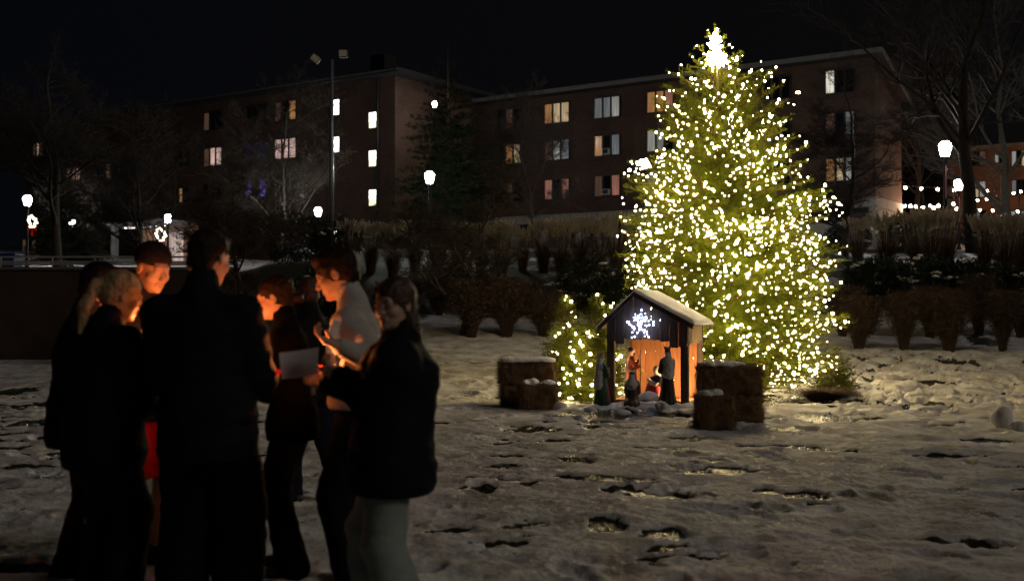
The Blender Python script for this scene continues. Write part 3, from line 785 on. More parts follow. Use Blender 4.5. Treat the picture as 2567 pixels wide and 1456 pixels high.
bare_tree('bare_tree', 'bare spreading tree with low forks right of the woman in black', 'tree', gb(1160, 28.5), 5.0, .09, 30, .72, 6, .15, kids=(3, 4), group='bare trees')
bare_tree('bare_tree', 'bare bushy tree behind the tall man seen from the back', 'tree', gb(610, 30), 4.6, .09, 41, .8, 6, .05, kids=(3, 4), group='bare trees')
bare_tree('bare_tree', 'dark bare tree at left behind the railing', 'tree', gb(146, 44), 9, .20, 52, .6, 6, .3, group='bare trees')
bare_tree('bare_tree', 'slim bare tree before the second bay of the right dormitory', 'tree', gb(1338, 62), 10, .14, 64, .55, 6, .3, group='bare trees')
bare_tree('bare_tree', 'pale lamp-lit bare tree beside the second street lamp', 'tree', gb(196, 72), 7, .16, 70, .6, 5, .2, m=M_bark2, group='bare trees')
bare_tree('bare_tree', 'bare tree with fine branches across the left dormitory windows', 'tree', gb(700, 52), 9.5, .12, 85, .55, 6, .15, group='bare trees')
bare_tree('bare_tree', 'bare tree before the entrance canopy', 'tree', gb(350, 50), 8, .12, 91, .6, 6, .2, group='bare trees')
bare_tree('bare_tree', 'tall bare tree rising between the dormitory corner and the lamps', 'tree', gb(2300, 85), 19, .25, 95, .5, 6, .2, group='bare trees')

# ------------------------------------------------------------------ conifers
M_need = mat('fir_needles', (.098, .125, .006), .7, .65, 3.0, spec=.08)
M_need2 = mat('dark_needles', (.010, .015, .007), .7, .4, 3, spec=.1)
M_twig = mat('fir_twig', (.085, .045, .018), .9, .2, 20, spec=.05)
def lerp(a, b, t): return a + (b - a) * t
def conifer(root, H, zs, rs, nb, seed, lean=(0, 0), needle=.045, nw=.0035, twig_gap=.055, nper=9, mneed=None, elev=(.75, .02), trunk_r=.09, sub=True, skew=(0, 0)):
    rg = np.random.default_rng(seed)
    zs = np.array(zs, float); rs = np.array(rs, float)
    zz = np.linspace(zs[0], H * .985, 400); pdf = np.interp(zz, zs, rs) + .12; cdf = np.cumsum(pdf); cdf /= cdf[-1]
    z0 = np.sort(np.interp((np.arange(nb) + rg.uniform(-.4, .4, nb)) / nb, cdf, zz)); z0 = np.clip(z0, zs[0], H * .99)
    az = (np.arange(nb) * 2.39996 + rg.normal(0, .25, nb)); t = z0 / H
    Lr = np.interp(z0, zs, rs) * rg.uniform(.76, 1.08, nb) * (.80 + .44 * vnoise(z0 * 2.2 + 3, (np.mod(az, 6.283)) * 1.3, seed))
    ax = np.stack([lean[0] * t, lean[1] * t, z0], 1)
    d = np.stack([np.cos(az), np.sin(az), 0 * az], 1)
    el = np.tan(lerp(elev[1], elev[0], t ** 1.6)) + rg.normal(0, .07, nb)
    K = 9; s = np.linspace(0, 1, K)
    zoff = Lr[:, None] * (el[:, None] * s - .22 * s ** 2 + .17 * s ** 3)
    z_root = z0 - Lr * (el - .05) * .55
    BP = ax[:, None] + d[:, None] * (Lr[:, None] * s)[..., None]; BP[..., 2] = np.maximum(z_root, .03)[:, None] + zoff
    BP[..., 2] = np.maximum(BP[..., 2], .04)
    BP[..., :2] += (rg.normal(0, .02, (nb, K, 2)) * s[None, :, None])
    br = [(BP[:, k], BP[:, k + 1], np.interp(k / K, [0, 1], [1, .25]) * (.004 + .011 * Lr), np.interp((k + 1) / K, [0, 1], [1, .2]) * (.004 + .011 * Lr)) for k in range(K - 1)]
    # side twigs
    TA = []; TB = []
    bi = []; bs = []
    for i in range(nb):
        n = max(4, int(Lr[i] / twig_gap)); q = np.linspace(.10, .99, n) + rg.uniform(-.02, .02, n); bi.append(np.full(n, i)); bs.append(np.clip(q, 0, .999))
    bi = np.concatenate(bi); bs = np.concatenate(bs); n = len(bi)
    kk = (bs * (K - 1)).astype(int); fr = bs * (K - 1) - kk
    P0 = BP[bi, kk] * (1 - fr)[:, None] + BP[bi, kk + 1] * fr[:, None]
    T = BP[bi, kk + 1] - BP[bi, kk]; T /= np.linalg.norm(T, axis=1, keepdims=True)
    S = np.stack([-T[:, 1], T[:, 0], 0 * T[:, 0]], 1) * np.where(np.arange(n) % 2 == 0, 1, -1)[:, None]
    tl = (Lr[bi] * .36 * (1 - bs) ** .8 + .10) * rg.uniform(.6, 1.25, n)
    td = T * .62 + S * rg.uniform(.5, .95, n)[:, None] + rg.normal(0, .16, (n, 3)) + np.array([0, 0, .10])
    td /= np.linalg.norm(td, axis=1, keepdims=True)
    P1 = P0 + td * tl[:, None]; P1[:, 2] = np.maximum(P1[:, 2], .03)
    TA = [P0]; TB = [P1]
    if sub:
        m = np.maximum((tl / .052).astype(int), 2); ri = np.repeat(np.arange(n), m)
        q = rg.uniform(.1, 1, len(ri)); Q0 = P0[ri] * (1 - q)[:, None] + P1[ri] * q[:, None]
        dn = td[ri] * .7 + rg.normal(0, .48, (len(ri), 3)) + np.array([0, 0, .12]); dn /= np.linalg.norm(dn, axis=1, keepdims=True)
        ql = (.05 + .28 * tl[ri] * (1 - q)) * rg.uniform(.7, 1.2, len(ri)); Q1 = Q0 + dn * ql[:, None]; Q1[:, 2] = np.maximum(Q1[:, 2], .02)
        TA.append(Q0); TB.append(Q1)
    # leader
    top = np.array([[lean[0], lean[1], H * .93]]); TA.append(top); TB.append(np.array([[lean[0] * 1.02, lean[1], H]]))
    A = np.concatenate(TA); B = np.concatenate(TB)
    n = len(A); L_ = np.linalg.norm(B - A, axis=1)
    cnt = np.maximum((L_ / .0105 * nper / 9).astype(int), 4); ri = np.repeat(np.arange(n), cnt); q = rg.uniform(0, 1, len(ri))
    a = A[ri] * (1 - q)[:, None] + B[ri] * q[:, None]; dd = (B - A)[ri] / L_[ri][:, None]
    nd = dd * .75 + rg.normal(0, .55, (len(ri), 3)); nd /= np.linalg.norm(nd, axis=1, keepdims=True)
    b = a + nd * (needle * rg.uniform(.6, 1.2, len(ri)))[:, None]
    wv = np.cross(nd, rg.normal(0, 1, (len(ri), 3))); wv /= np.linalg.norm(wv, axis=1, keepdims=True)
    v, f = ribbons(a, b, wv * nw)
    link_mesh('needles', v, f, mneed or M_need, root)
    SA = np.concatenate([x[0] for x in br] + [P0]); SB = np.concatenate([x[1] for x in br] + [P1])
    RA = np.concatenate([x[2] for x in br] + [np.full(len(P0), .003)]); RB = np.concatenate([x[3] for x in br] + [np.full(len(P0), .0015)])
    v, f = cones(SA, SB, RA, RB, 4); link_mesh('branches', v, f, M_twig, root, True)
    mb = MB(); mb.tube([(lean[0] * k, lean[1] * k, H * k - (.1 if k == 0 else 0)) for k in (0, .3, .6, .97)], [trunk_r, trunk_r * .75, trunk_r * .4, .008], 10); mb.build('trunk', M_bark2, root, True)
    return dict(BP=BP, Lr=Lr, P1=P1, P0=P0, A=A, B=B)

def light_string(root, C, R, matb, order):
    """100 bulbs that show largest as parts, the rest as one"""
    C = np.array(C); R = np.array(R)
    d = np.linalg.norm(C, axis=1) * 0
    idx = np.argsort(-order)
    big = idx[:100]; rest = idx[100:]
    bv, bf = many_ico(np.array([[0, 0, 0.]]), [1.0])
    me = None
    for i in big:
        if me is None:
            o = link_mesh('bulb', bv, bf, matb, root, True); me = o.data
        else:
            o = bpy.data.objects.new('bulb', me); COL.objects.link(o); o.parent = root
        o.location = tuple(C[i]); o.scale = (R[i], R[i], R[i] * 1.1)
    if len(rest):
        v, f = many_ico(C[rest], R[rest]); tag(link_mesh('bulbs_of_string', v, f, matb, root, True), kind='stuff')

# the big tree
TX = (1830 - 1283.5) / F * 20.2; TB_ = Vector((TX, 20.2, gzf(TX, 20.2) - .02)); gz0 = TB_.z
zs = np.array([.10, .5, .95, 1.6, 2.02, 2.59, 3.0, 3.44, 3.94, 4.37, 4.87, 5.3, 5.58, 5.86, 6.08, 6.29, 6.57]) - gz0
zs[0] = .06
rs = [1.45, 1.85, 2.0, 2.05, 2.05, 1.95, 1.8, 1.64, 1.44, 1.27, 1.03, .83, .68, .50, .30, .14, .02]
tree = thing('christmas_tree', 'tall broad fir covered in warm white lights behind the wooden stable', 'tree', TB_)
HT = 6.57 - gz0
info = conifer(tree, HT, zs, rs, 400, 11, lean=(-.25, 0), needle=.052, nw=.0040)
rg = np.random.default_rng(5)
BP = info['BP']; nb = len(BP)
C = []; R = []
def sizes(n): return np.clip(rg.lognormal(math.log(.0126), .38, n), .006, .026)
# strands following branches
facing = (BP[:, -1, 1] < .35)
order_ = rg.permutation(nb)
for i in order_[:330]:
    n = int(info['Lr'][i] * rg.uniform(.55, .85) / rg.uniform(.13, .24)); 
    for s_ in 1 - np.arange(max(n, 1)) * (.15 / info['Lr'][i]) * rg.uniform(.8, 1.2):
        if s_ < .3: break
        q = s_ * 8 - 1e-6; k = min(int(q), 7); p = BP[i, k] * (1 - (q - k)) + BP[i, k + 1] * (q - k)
        C.append(p + rg.normal(0, .05, 3) + np.array([0, 0, .02]))
P1 = info['P1']; n1 = 950; C += list(P1[rg.choice(len(P1), n1, replace=False)] + rg.normal(0, .012, (n1, 3)))
# clusters where strands bunch up
for px, py, n, sp in [(1600, 415, 26, .07), (2080, 520, 14, .09), (2068, 516, 8, .05), (1905, 560, 26, .16), (1860, 655, 34, .16), (1640, 600, 22, .2), (1590, 510, 10, .10), (1840, 330, 14, .12), (1870, 570, 16, .2), (1980, 255, 10, .1), (1700, 740, 20, .2), (2010, 640, 16, .2), (1950, 996, 7, .05), (2075, 925, 9, .09)]:
    D = 18.55 if 1620 < px < 2040 else 19.4
    p = np.array(at(px, py, D) - TB_); C += list(p + rg.normal(0, sp * 1.25, (max(n * 2 // 3, 4), 3)) * [1, .5, 1])
C = np.array(C)
R = sizes(len(C))
# dense bundle at the top
TC = np.array(at(1792, 118, 20.2) - TB_); nt_ = 150
u_ = rg.uniform(0, 1, nt_); a_ = rg.uniform(0, 6.283, nt_)
tz = TC[2] + .27 - u_ * .66 + rg.normal(0, .03, nt_); tr_ = (.015 + .25 * u_ ** .75) * rg.uniform(.1, 1.12, nt_) * np.where(u_ > .82, .6, 1)
TCb = np.stack([-.245 + tr_ * np.cos(a_), tr_ * np.sin(a_), tz], 1)
C = np.concatenate([C, TCb]); R = np.concatenate([R, rg.uniform(.013, .026, nt_)])
keep = C[:, 2] > .05; C = C[keep]; R = R[keep]
M_bulb = emat('warm_bulb', (1, .76, .39), 112)
ls = thing('light_string', 'warm white light strings wound all over the tall fir', 'string lights', TB_)
light_string(ls, C, R, M_bulb, R * np.where(C[:, 1] < -.5, 1, .2))
# strand wire between neighbouring bulbs
seg = []
for i in order_[:235]: 
    for k in range(3, 8): seg.append((BP[i, k] + [0, 0, .012], BP[i, k + 1] + [0, 0, .012]))
A = np.array([s[0] for s in seg]); B = np.array([s[1] for s in seg]); v, f = cones(A, B, np.full(len(A), .002), np.full(len(A), .002), 3)
link_mesh('wire', v, f, mat('green_wire', (.01, .03, .01), .6), ls)

# two small trees left of the stable
for px, D, H, rmax, sd, lab in ((1420, 18.3, 1.70, .47, 31, 'left small fir with sparse lights beside the stable'), (1497, 18.0, 1.72, .46, 37, 'right small fir with lights, right beside the stable')):
    x = (px - 1283.5) / F * D; b_ = Vector((x, D, gzf(x, D) - .02))
    r = thing('small_fir', lab, 'tree', b_, 0, 'small lit firs beside the stable')
    z_ = [.05, .2, .5, .9, 1.2, 1.5, H]; r_ = [rmax * .8, rmax, rmax, rmax * .72, rmax * .5, rmax * .25, .01]
    inf = conifer(r, H, z_, r_, 230, sd, needle=.042, nw=.0034, twig_gap=.038, trunk_r=.03, mneed=M_need)
    lr = thing('light_string', 'warm white light string on the ' + lab.split(' with')[0], 'string lights', b_)
    P_ = inf['P1']; rad_ = np.linalg.norm(P_[:, :2], axis=1) / np.interp(P_[:, 2], z_, r_)
    cand = np.where((rad_ > .45) & (P_[:, 1] < .25))[0]; ch = rg.choice(cand, 78, replace=False)[:60]
    light_string(lr, np.concatenate([P_[ch], [[0, 0, H + .01]]]), np.clip(rg.lognormal(math.log(.0175), .25, 61), .010, .026), M_bulb, np.ones(61))

# dark conifers further back
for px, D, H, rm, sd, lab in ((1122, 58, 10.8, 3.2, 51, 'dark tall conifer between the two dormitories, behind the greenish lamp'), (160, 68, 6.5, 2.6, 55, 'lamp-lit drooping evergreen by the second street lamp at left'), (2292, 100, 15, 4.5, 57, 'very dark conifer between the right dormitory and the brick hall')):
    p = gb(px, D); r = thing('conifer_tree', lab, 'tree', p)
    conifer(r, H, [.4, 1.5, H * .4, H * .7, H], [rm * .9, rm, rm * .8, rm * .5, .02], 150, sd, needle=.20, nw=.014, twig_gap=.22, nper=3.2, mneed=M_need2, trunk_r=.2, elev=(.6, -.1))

# ------------------------------------------------------------------ shrubs and grasses
M_stem = mat('dry_stem', (.060, .036, .022), .9, .3, 6)
M_stem2 = mat('copper_stem', (.12, .055, .022), .9, .3, 6)
M_blade = mat('straw_blade', (.115, .062, .032), .8, .35, 4)
M_plume = mat('grass_plume', (.80, .72, .58), .95, .25, 5)
def translucent(m, w_):
    nt = m.node_tree; b = nt.nodes['Principled BSDF']; t = nt.nodes.new('ShaderNodeBsdfTranslucent'); x = nt.nodes.new('ShaderNodeMixShader'); x.inputs[0].default_value = w_
    src = b.inputs['Base Color'].links[0].from_socket; nt.links.new(src, t.inputs[0]); nt.links.new(b.outputs[0], x.inputs[1]); nt.links.new(t.outputs[0], x.inputs[2]); nt.links.new(x.outputs[0], nt.nodes['Material Output'].inputs[0])
translucent(M_plume, .35); translucent(M_blade, .3); translucent(M_need, .15)
def shrub_mesh(seed, H, W, n=120):
    rg = np.random.default_rng(seed); A = []; B = []; ra = []; rb = []
    for i in range(n):
        a = rg.uniform(0, 6.283); tip = np.array([math.cos(a) * W * rg.uniform(.1, 1) ** .6, math.sin(a) * W * rg.uniform(.1, 1) ** .6, H * rg.uniform(.7, 1.02)])
        p = np.array([math.cos(a), math.sin(a), 0]) * rg.uniform(0, .10); K = 6; pts = [p]
        for k in range(1, K + 1):
            t = k / K; pts.append(np.array([p[0] + (tip[0] - p[0]) * t ** 1.5, p[1] + (tip[1] - p[1]) * t ** 1.5, tip[2] * t]) + rg.normal(0, .012, 3))
        for k in range(K):
            A.append(pts[k]); B.append(pts[k + 1]); ra.append(.007 * (1 - k / K * .7)); rb.append(.007 * (1 - (k + 1) / K * .7))
            if k >= 1:
                for j in range(4):
                    d = rg.normal(0, .5, 3) + [0, 0, .7]; d /= np.linalg.norm(d); q = pts[k] + (pts[k + 1] - pts[k]) * rg.uniform(); l = rg.uniform(.08, .24)
                    A.append(q); B.append(q + d * l); ra.append(.004); rb.append(.0015)
    return cones(np.array(A), np.array(B), np.array(ra), np.array(rb), 3)
def leafy(seed, H, W, n, size):
    rg = np.random.default_rng(seed)
    a = rg.uniform(0, 6.283, n); u = rg.uniform(0, 1, n) ** .5; z = rg.uniform(.28, 1, n)
    r = W * u * np.interp(z, [.28, .5, .75, 1], [.28, .75, 1.05, .7]); c = np.stack([r * np.cos(a), r * np.sin(a), z * H], 1); c = c + rg.normal(0, .03, c.shape)
    nd = rg.normal(0, 1, (n, 3)); nd /= np.linalg.norm(nd, axis=1, keepdims=True); wv = np.cross(nd, rg.normal(0, 1, (n, 3))); wv /= np.linalg.norm(wv, axis=1, keepdims=True)
    return ribbons(c, c + nd * size, wv * size * .22)
SH = [(2151, 26, 'by the right edge of the lit tree'), (2265, 26, 'second in the front row right of the lit tree'), (2379, 26, 'third in the front row right of the lit tree'), (2513, 26, 'last in the front row at the far right'),
      (2111, 28.3, 'half hidden behind the edge of the lit tree'), (2331, 28.3, 'in the back row between the second and third front shrubs'), (2453, 28.3, 'in the back row left of the last front shrub'), (2560, 28.3, 'in the back row cut by the right edge'),
      (1181, 28.2, 'beside the low-forked bare tree'), (1270, 28.2, 'in the middle of the row behind the left hay bales'), (1364, 28.2, 'nearest to the small lit firs'), (1102, 31.5, 'just right of the woman in black')]
src = []
for k in range(3):
    src.append((shrub_mesh(100 + k, 1.25, .52), leafy(120 + k, 1.3, .60, 3600, .06)))
rg2 = random.Random(3); protos = {}
for k, (px, D, lab) in enumerate(SH):
    v = k % 3; p = gb(px, D); sc_ = rg2.uniform(.95, 1.1)
    r = thing('vase_shrub', 'dry brown vase-shaped shrub ' + lab, 'shrub', p, rg2.uniform(0, 6), 'dry shrubs along the foot of the bank'); r.scale = (sc_ * rg2.uniform(.8, 1.3), sc_ * rg2.uniform(.8, 1.2), sc_ * rg2.uniform(.78, 1.12)); r.rotation_euler[1] = rg2.uniform(-.09, .09)
    if v not in protos:
        a = link_mesh('stems', *src[v][0], M_stem, r, True); b = link_mesh('foliage', *src[v][1], M_stem, r); protos[v] = (a, b)
    else:
        for q in protos[v]:
            o = q.copy(); COL.objects.link(o); o.parent = r

def grass_clump(seed, H, W, nbl=520, npl=46, plume=True, bm=None):
    rg = np.random.default_rng(seed)
    n = nbl; a = rg.uniform(0, 6.283, n); r0 = rg.uniform(0, .22, n) * W; out = rg.uniform(.1, 1, n) * W; h = H * rg.uniform(.45, .85, n)
    base = np.stack([r0 * np.cos(a), r0 * np.sin(a), 0 * a], 1); dirs = np.stack([np.cos(a), np.sin(a), 0 * a], 1)
    A = []; B = []; 
    K = 4; pts = [base + dirs * (out * (t ** 2))[:, None] + np.array([0, 0, 1.]) * (h * (t - .12 * t ** 3))[:, None] for t in np.linspace(0, 1, K + 1)]
    tang = np.stack([-np.sin(a), np.cos(a), 0 * a], 1) * .007
    V = np.stack([pts[k] + tang * s_ * (1.15 - k / K) for k in range(K + 1) for s_ in (-1, 1)], 1).reshape(-1, 3)
    f = np.array([[2 * k, 2 * k + 1, 2 * k + 3, 2 * k + 2] for k in range(K)]); Fc = (f[None] + (np.arange(n) * 2 * (K + 1))[:, None, None]).reshape(-1, 4)
    PV = PF = None
    if plume:
        m = npl; a = rg.uniform(0, 6.283, m); out = W * .75 * rg.uniform(.05, 1, m) ** .7; h = H * rg.uniform(.82, 1.0, m)
        tip = np.stack([out * np.cos(a), out * np.sin(a), h], 1); ax_ = np.stack([.35 * np.cos(a), .35 * np.sin(a), np.ones(m)], 1); ax_ /= np.linalg.norm(ax_, axis=1, keepdims=True)
        ri = np.repeat(np.arange(m), 200); t = rg.uniform(0, 1, len(ri)); c = tip[ri] - ax_[ri] * ((1 - t) * .30)[:, None]
        sidew = rg.normal(0, 1, (len(ri), 3)); nd = ax_[ri] * .8 + sidew * .42; nd /= np.linalg.norm(nd, axis=1, keepdims=True)
        ln = .075 * (1 - .5 * t); b = c + nd * ln[:, None]; wv = np.cross(nd, sidew); wv /= np.linalg.norm(wv, axis=1, keepdims=True) + 1e-9
        v1, f1 = ribbons(c, b, wv * .018); s0 = np.stack([.12 * tip[:, 0], .12 * tip[:, 1], 0 * tip[:, 2]], 1)
        v2, f2 = ribbons(s0, tip, np.stack([-np.sin(a), np.cos(a), 0 * a], 1) * .005)
        PV, PF = join_parts([(v1, f1), (v2, f2)])
    return (V, Fc), (PV, PF)
GC = [(875, 40, 1.6), (930, 38, 1.75), (985, 37, 1.9), (1040, 38, 1.85), (1095, 38, 1.7), (1150, 38, 1.75), (1205, 38, 1.75), (1258, 37, 1.95), (1310, 38, 1.6), (1362, 38, 1.9), (1410, 37, 1.95), (1455, 38, 1.95), (1500, 37, 2.0), (1545, 38, 2.0), (1600, 38, 1.9),
      (2150, 40, 1.7), (2222, 38, 2.05), (2335, 37, 2.4), (2300, 38, 2.2), (2372, 38, 2.2), (2470, 38, 2.0), (2520, 37, 2.15), (2560, 38, 2.0)]
GP = [grass_clump(200 + k, 1.0 * 2, .85, 620, 72) for k in range(3)]; gp = {}
words = ['behind the heads of the group, first from the left', 'second from the left', 'third from the left', 'fourth from the left', 'fifth from the left', 'sixth from the left', 'seventh from the left', 'eighth from the left', 'ninth from the left', 'tenth from the left', 'eleventh from the left', 'twelfth from the left',
         'thirteenth from the left', 'fourteenth from the left', 'half behind the left edge of the lit tree', 'short one just right of the lit tree', 'in front of the dormitory corner', 'tallest one left of the twin lamps', 'just left of the tallest clump', 'under the twin lamps', 'right of the thick bare trunk', 'second right of the thick bare trunk', 'at the right edge of the photo']
for k, (px, D, H) in enumerate(GC):
    v = k % 3; p = gb(px, D); r = thing('plume_grass', 'tall feathery plume grass on the bank, ' + words[k], 'ornamental grass', p, rg2.uniform(0, 6), 'plume grasses along the top of the bank'); r.scale = (H / 2 * rg2.uniform(.9, 1.1), H / 2, H / 2)
    if v not in gp:
        gp[v] = (link_mesh('foliage', *GP[v][0], M_blade, r), link_mesh('plume', *GP[v][1], M_plume, r))
    else:
        for q in gp[v]:
            o = q.copy(); COL.objects.link(o); o.parent = r
# low copper grass tufts between shrubs and plume grass
gl = grass_clump(260, .9, .7, 700, 0, False)[0]; first = None
LG = [(1240, 31), (1300, 31.5), (1350, 31), (1410, 31.5), (1120, 32.5), (1180, 33), (1450, 32), (1330, 34), (1270, 34.5), (1420, 34.5), (1210, 35), (1500, 34), (900, 33), (840, 34), (960, 34), (1050, 34.5), (2180, 31), (2250, 33), (2320, 31.5), (2420, 32.5), (2500, 31.5), (2570, 33), (2200, 35.5), (2340, 35.5), (2450, 35.5), (2540, 36), (680, 32), (740, 34), (560, 33), (620, 34.5)]
for k, (px, D) in enumerate(LG):
    p = gb(px, D)
    if first is None: first = link_mesh('copper_grass', *gl, M_stem2); o = first
    else: o = first.copy(); COL.objects.link(o)
    o.location = p; o.rotation_euler = (0, 0, rg2.uniform(0, 6)); s_ = rg2.uniform(.85, 1.25); o.scale = (s_, s_, s_ * rg2.uniform(.8, 1.1))
    tag(o, 'low arching copper grass tuft on the dark bank behind the shrubs', 'grass tuft', 'copper grass tufts on the bank')

M_ever = mat('evergreen_leaf', (.018, .026, .012), .5, .4, 5)
M_snow = mat('snow_lump', (.80, .79, .78), .75, .08, 6, .5, 25)
def bush(px, D, H, W, lab, seed, caps):
    p = gb(px, D); r = thing('evergreen_bush', lab, 'bush', p); rg = np.random.default_rng(seed); n = 5200
    u = rg.normal(0, 1, (n, 3)); u /= np.linalg.norm(u, axis=1, keepdims=True); lob = 1 + .28 * np.sin(u[:, 0] * 5 + seed) * np.cos(u[:, 1] * 4 + seed * 2)
    c = u * lob[:, None] * rg.uniform(.6, 1, (n, 1)) * [W, W, H * .55] + [0, 0, H * .5]; c[:, 2] = np.maximum(c[:, 2], .03)
    nd = u + rg.normal(0, .6, (n, 3)); nd /= np.linalg.norm(nd, axis=1, keepdims=True); wv = np.cross(nd, rg.normal(0, 1, (n, 3))); wv /= np.linalg.norm(wv, axis=1, keepdims=True)
    v, f = ribbons(c, c + nd * .11, wv * .028); link_mesh('foliage', v, f, M_ever, r)
    for k in range(caps + 2):
        a = rg.uniform(math.pi * 1.02, math.pi * 1.98); z = H * rg.uniform(.25, 1.02); rr = W * 1.02 * math.sqrt(max(.08, 1 - ((z / H - .5) / .56) ** 2))
        s = SDF(.022); sl = rg.normal(0, .35); x0 = 0
        for j in range(rg.integers(2, 7)): x0 += rg.uniform(.03, .12); s.ell((x0, rg.normal(0, .04), x0 * sl + rg.normal(0, .03)), (rg.uniform(.03, .11), .07, rg.uniform(.018, .05)), k=.02)
        v, f = s.mesh(); link_mesh('snow_cap', wobble(v, .015, 14, k), f, M_snow, r, True, loc=(rr * math.cos(a), rr * math.sin(a) * .8, z))
bush(2190, 34, 1.2, .95, 'dark evergreen bush with snow, right beside the lit tree', 1, 3)
bush(2275, 33, 1.35, 1.0, 'dark evergreen bush with the most snow patches, right of the lit tree', 2, 9)
bush(2352, 33.5, 1.3, .95, 'dark evergreen bush between the snowiest one and the third', 3, 6)
bush(2440, 34, 1.1, .9, 'dark evergreen bush with hardly any snow, under the bare trunk', 4, 1)
bush(2510, 33, 1.15, .95, 'dark evergreen bush with few snow spots near the right edge', 5, 4)
bush(2575, 33, 1.1, .9, 'dark evergreen bush cut by the right edge', 6, 5)
bush(1470, 32, 1.5, .9, 'dark evergreen bush with snow patches above the small lit firs', 7, 7)
bush(1545, 31, 1.35, .7, 'dark evergreen bush with snow against the left edge of the lit tree', 8, 4)
bush(800, 31, 1.25, .8, 'dark evergreen bush with snow between the heads of the group', 9, 4)
bush(2130, 44, 1.1, .9, 'dark round bush with snowy top at the dormitory base', 13, 4)
bush(2265, 44, 1.3, 1.0, 'dark bush with snow in front of the dormitory corner', 14, 6)
bush(2490, 44, 1.3, 1.3, 'snowy dark bush in front of the brick hall', 15, 6)
bush(740, 40, 1.8, 1.2, 'big black evergreen bush left of the floodlight pole', 16, 1)
bush(850, 41, 1.5, .9, 'black evergreen bush right of the floodlight pole', 17, 1)
# brown fern clump at the foot of the tree
p = gb(2058, 18.6); o = link_mesh('fern_clump', *grass_clump(300, .36, .85, 1500, 0, False)[0], M_stem, loc=p); tag(o, 'dry brown fern clump at the right foot of the big lit tree', 'fern')
p = gb(2092, 19.4); o = thing('fir_seedling', 'small unlit dark fir at the right foot of the big tree', 'shrub', p)
conifer(o, .85, [.03, .2, .5, .85], [.40, .42, .26, .01], 90, 77, needle=.04, nw=.0035, twig_gap=.04, trunk_r=.015, mneed=M_need)

# ------------------------------------------------------------------ stable
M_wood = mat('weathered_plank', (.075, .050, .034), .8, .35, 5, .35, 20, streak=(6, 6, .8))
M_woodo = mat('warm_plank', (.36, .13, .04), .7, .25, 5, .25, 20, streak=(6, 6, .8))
SB = gpt(1622, 1020); SB = at(1622, 1014, 16.85); SB.z = .06; SROT = rad(-20)
sh = thing('wooden_stable', 'small open wooden nativity stable with snowy gable roof and lit star', 'stable', SB, SROT)
Wd, Dp, Hw, Hp, PX_ = 1.22, 1.20, 1.24, 1.66, -.16
rgs = random.Random(8)
for sx_, sy_ in ((-1, 0), (1, 0), (-1, 1), (1, 1)):
    mb = MB(); w_ = .11 if sy_ == 0 else .08
    mb.box((sx_ * (Wd / 2 - w_ / 2), w_ / 2 + sy_ * (Dp - w_), Hw / 2 - .04), (w_, w_, Hw + .02), bev=.006); mb.build('post', M_wood, sh)
# gable of vertical planks with ragged lower ends
mb = MB(); n = 9; pw = Wd / n
low = [.93, .90, .98, .97, .98, .965, .94, .86, .87]
for k in range(n):
    xa = -Wd / 2 + k * pw + .003; xb = xa + pw - .006
    zt_ = lambda x: Hw + (Hp - Hw) * (1 - abs(x - PX_) / (Wd / 2 - PX_ if x > PX_ else Wd / 2 + PX_)) - .03
    y0 = -.022 + rgs.uniform(-.004, .004)
    xm = [xa, xb] if not xa < PX_ < xb else [xa, PX_, xb]
    poly = [(xa, low[k]), (xb, low[k] + rgs.uniform(-.01, .01))] + [(x, zt_(x)) for x in reversed(xm)]
    mb.prism(poly, y0, y0 + .018)
mb.build('gable_wall', M_wood, sh)
mb = MB()
for k in range(8):
    xa = -Wd / 2 + k * Wd / 8; mb.box((xa + Wd / 16, Dp - .004, .60), (Wd / 8 - .005, .018 + .002 * (k % 2), 1.20))
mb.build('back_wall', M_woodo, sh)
mb = MB()
for k in range(6):
    ya = .13 + k * .165; h0 = .90 + .03 * (k % 2)
    mb.box((Wd / 2 - .012 + .003 * (k % 2), ya + .08, (Hw - .03 + h0) / 2), (.018, .160, Hw - .03 - h0))
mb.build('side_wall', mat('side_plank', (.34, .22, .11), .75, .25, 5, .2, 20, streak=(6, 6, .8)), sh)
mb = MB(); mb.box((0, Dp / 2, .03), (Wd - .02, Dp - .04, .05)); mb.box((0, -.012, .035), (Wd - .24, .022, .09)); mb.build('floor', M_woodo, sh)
ov = .12; yf, yb = -.16, Dp + .14
def roofpoly(side, z_off, th, ext=0.0):
    xe = side * (Wd / 2 + ov + ext); sl = (Hp - Hw) / (Wd / 2 - side * PX_); ze = Hw - sl * (ov + ext)
    return [(PX_, Hp + z_off), (xe, ze + z_off), (xe, ze + z_off + th), (PX_, Hp + z_off + th)]
for s_ in (-1, 1):
    mb = MB(); mb.prism(roofpoly(s_, 0, .022), yf, yb); mb.build('roof_panel', M_wood, sh)
    mb = MB()
    for yy_ in (yf + .02, yb - .05):
        mb = MB(); mb.prism([(p[0] if abs(p[0] - PX_) > .01 else PX_ + s_ * .004, p[1]) for p in roofpoly(s_, -.055, .052, -.02)], yy_, yy_ + .03); mb.build('rafter', M_wood, sh)
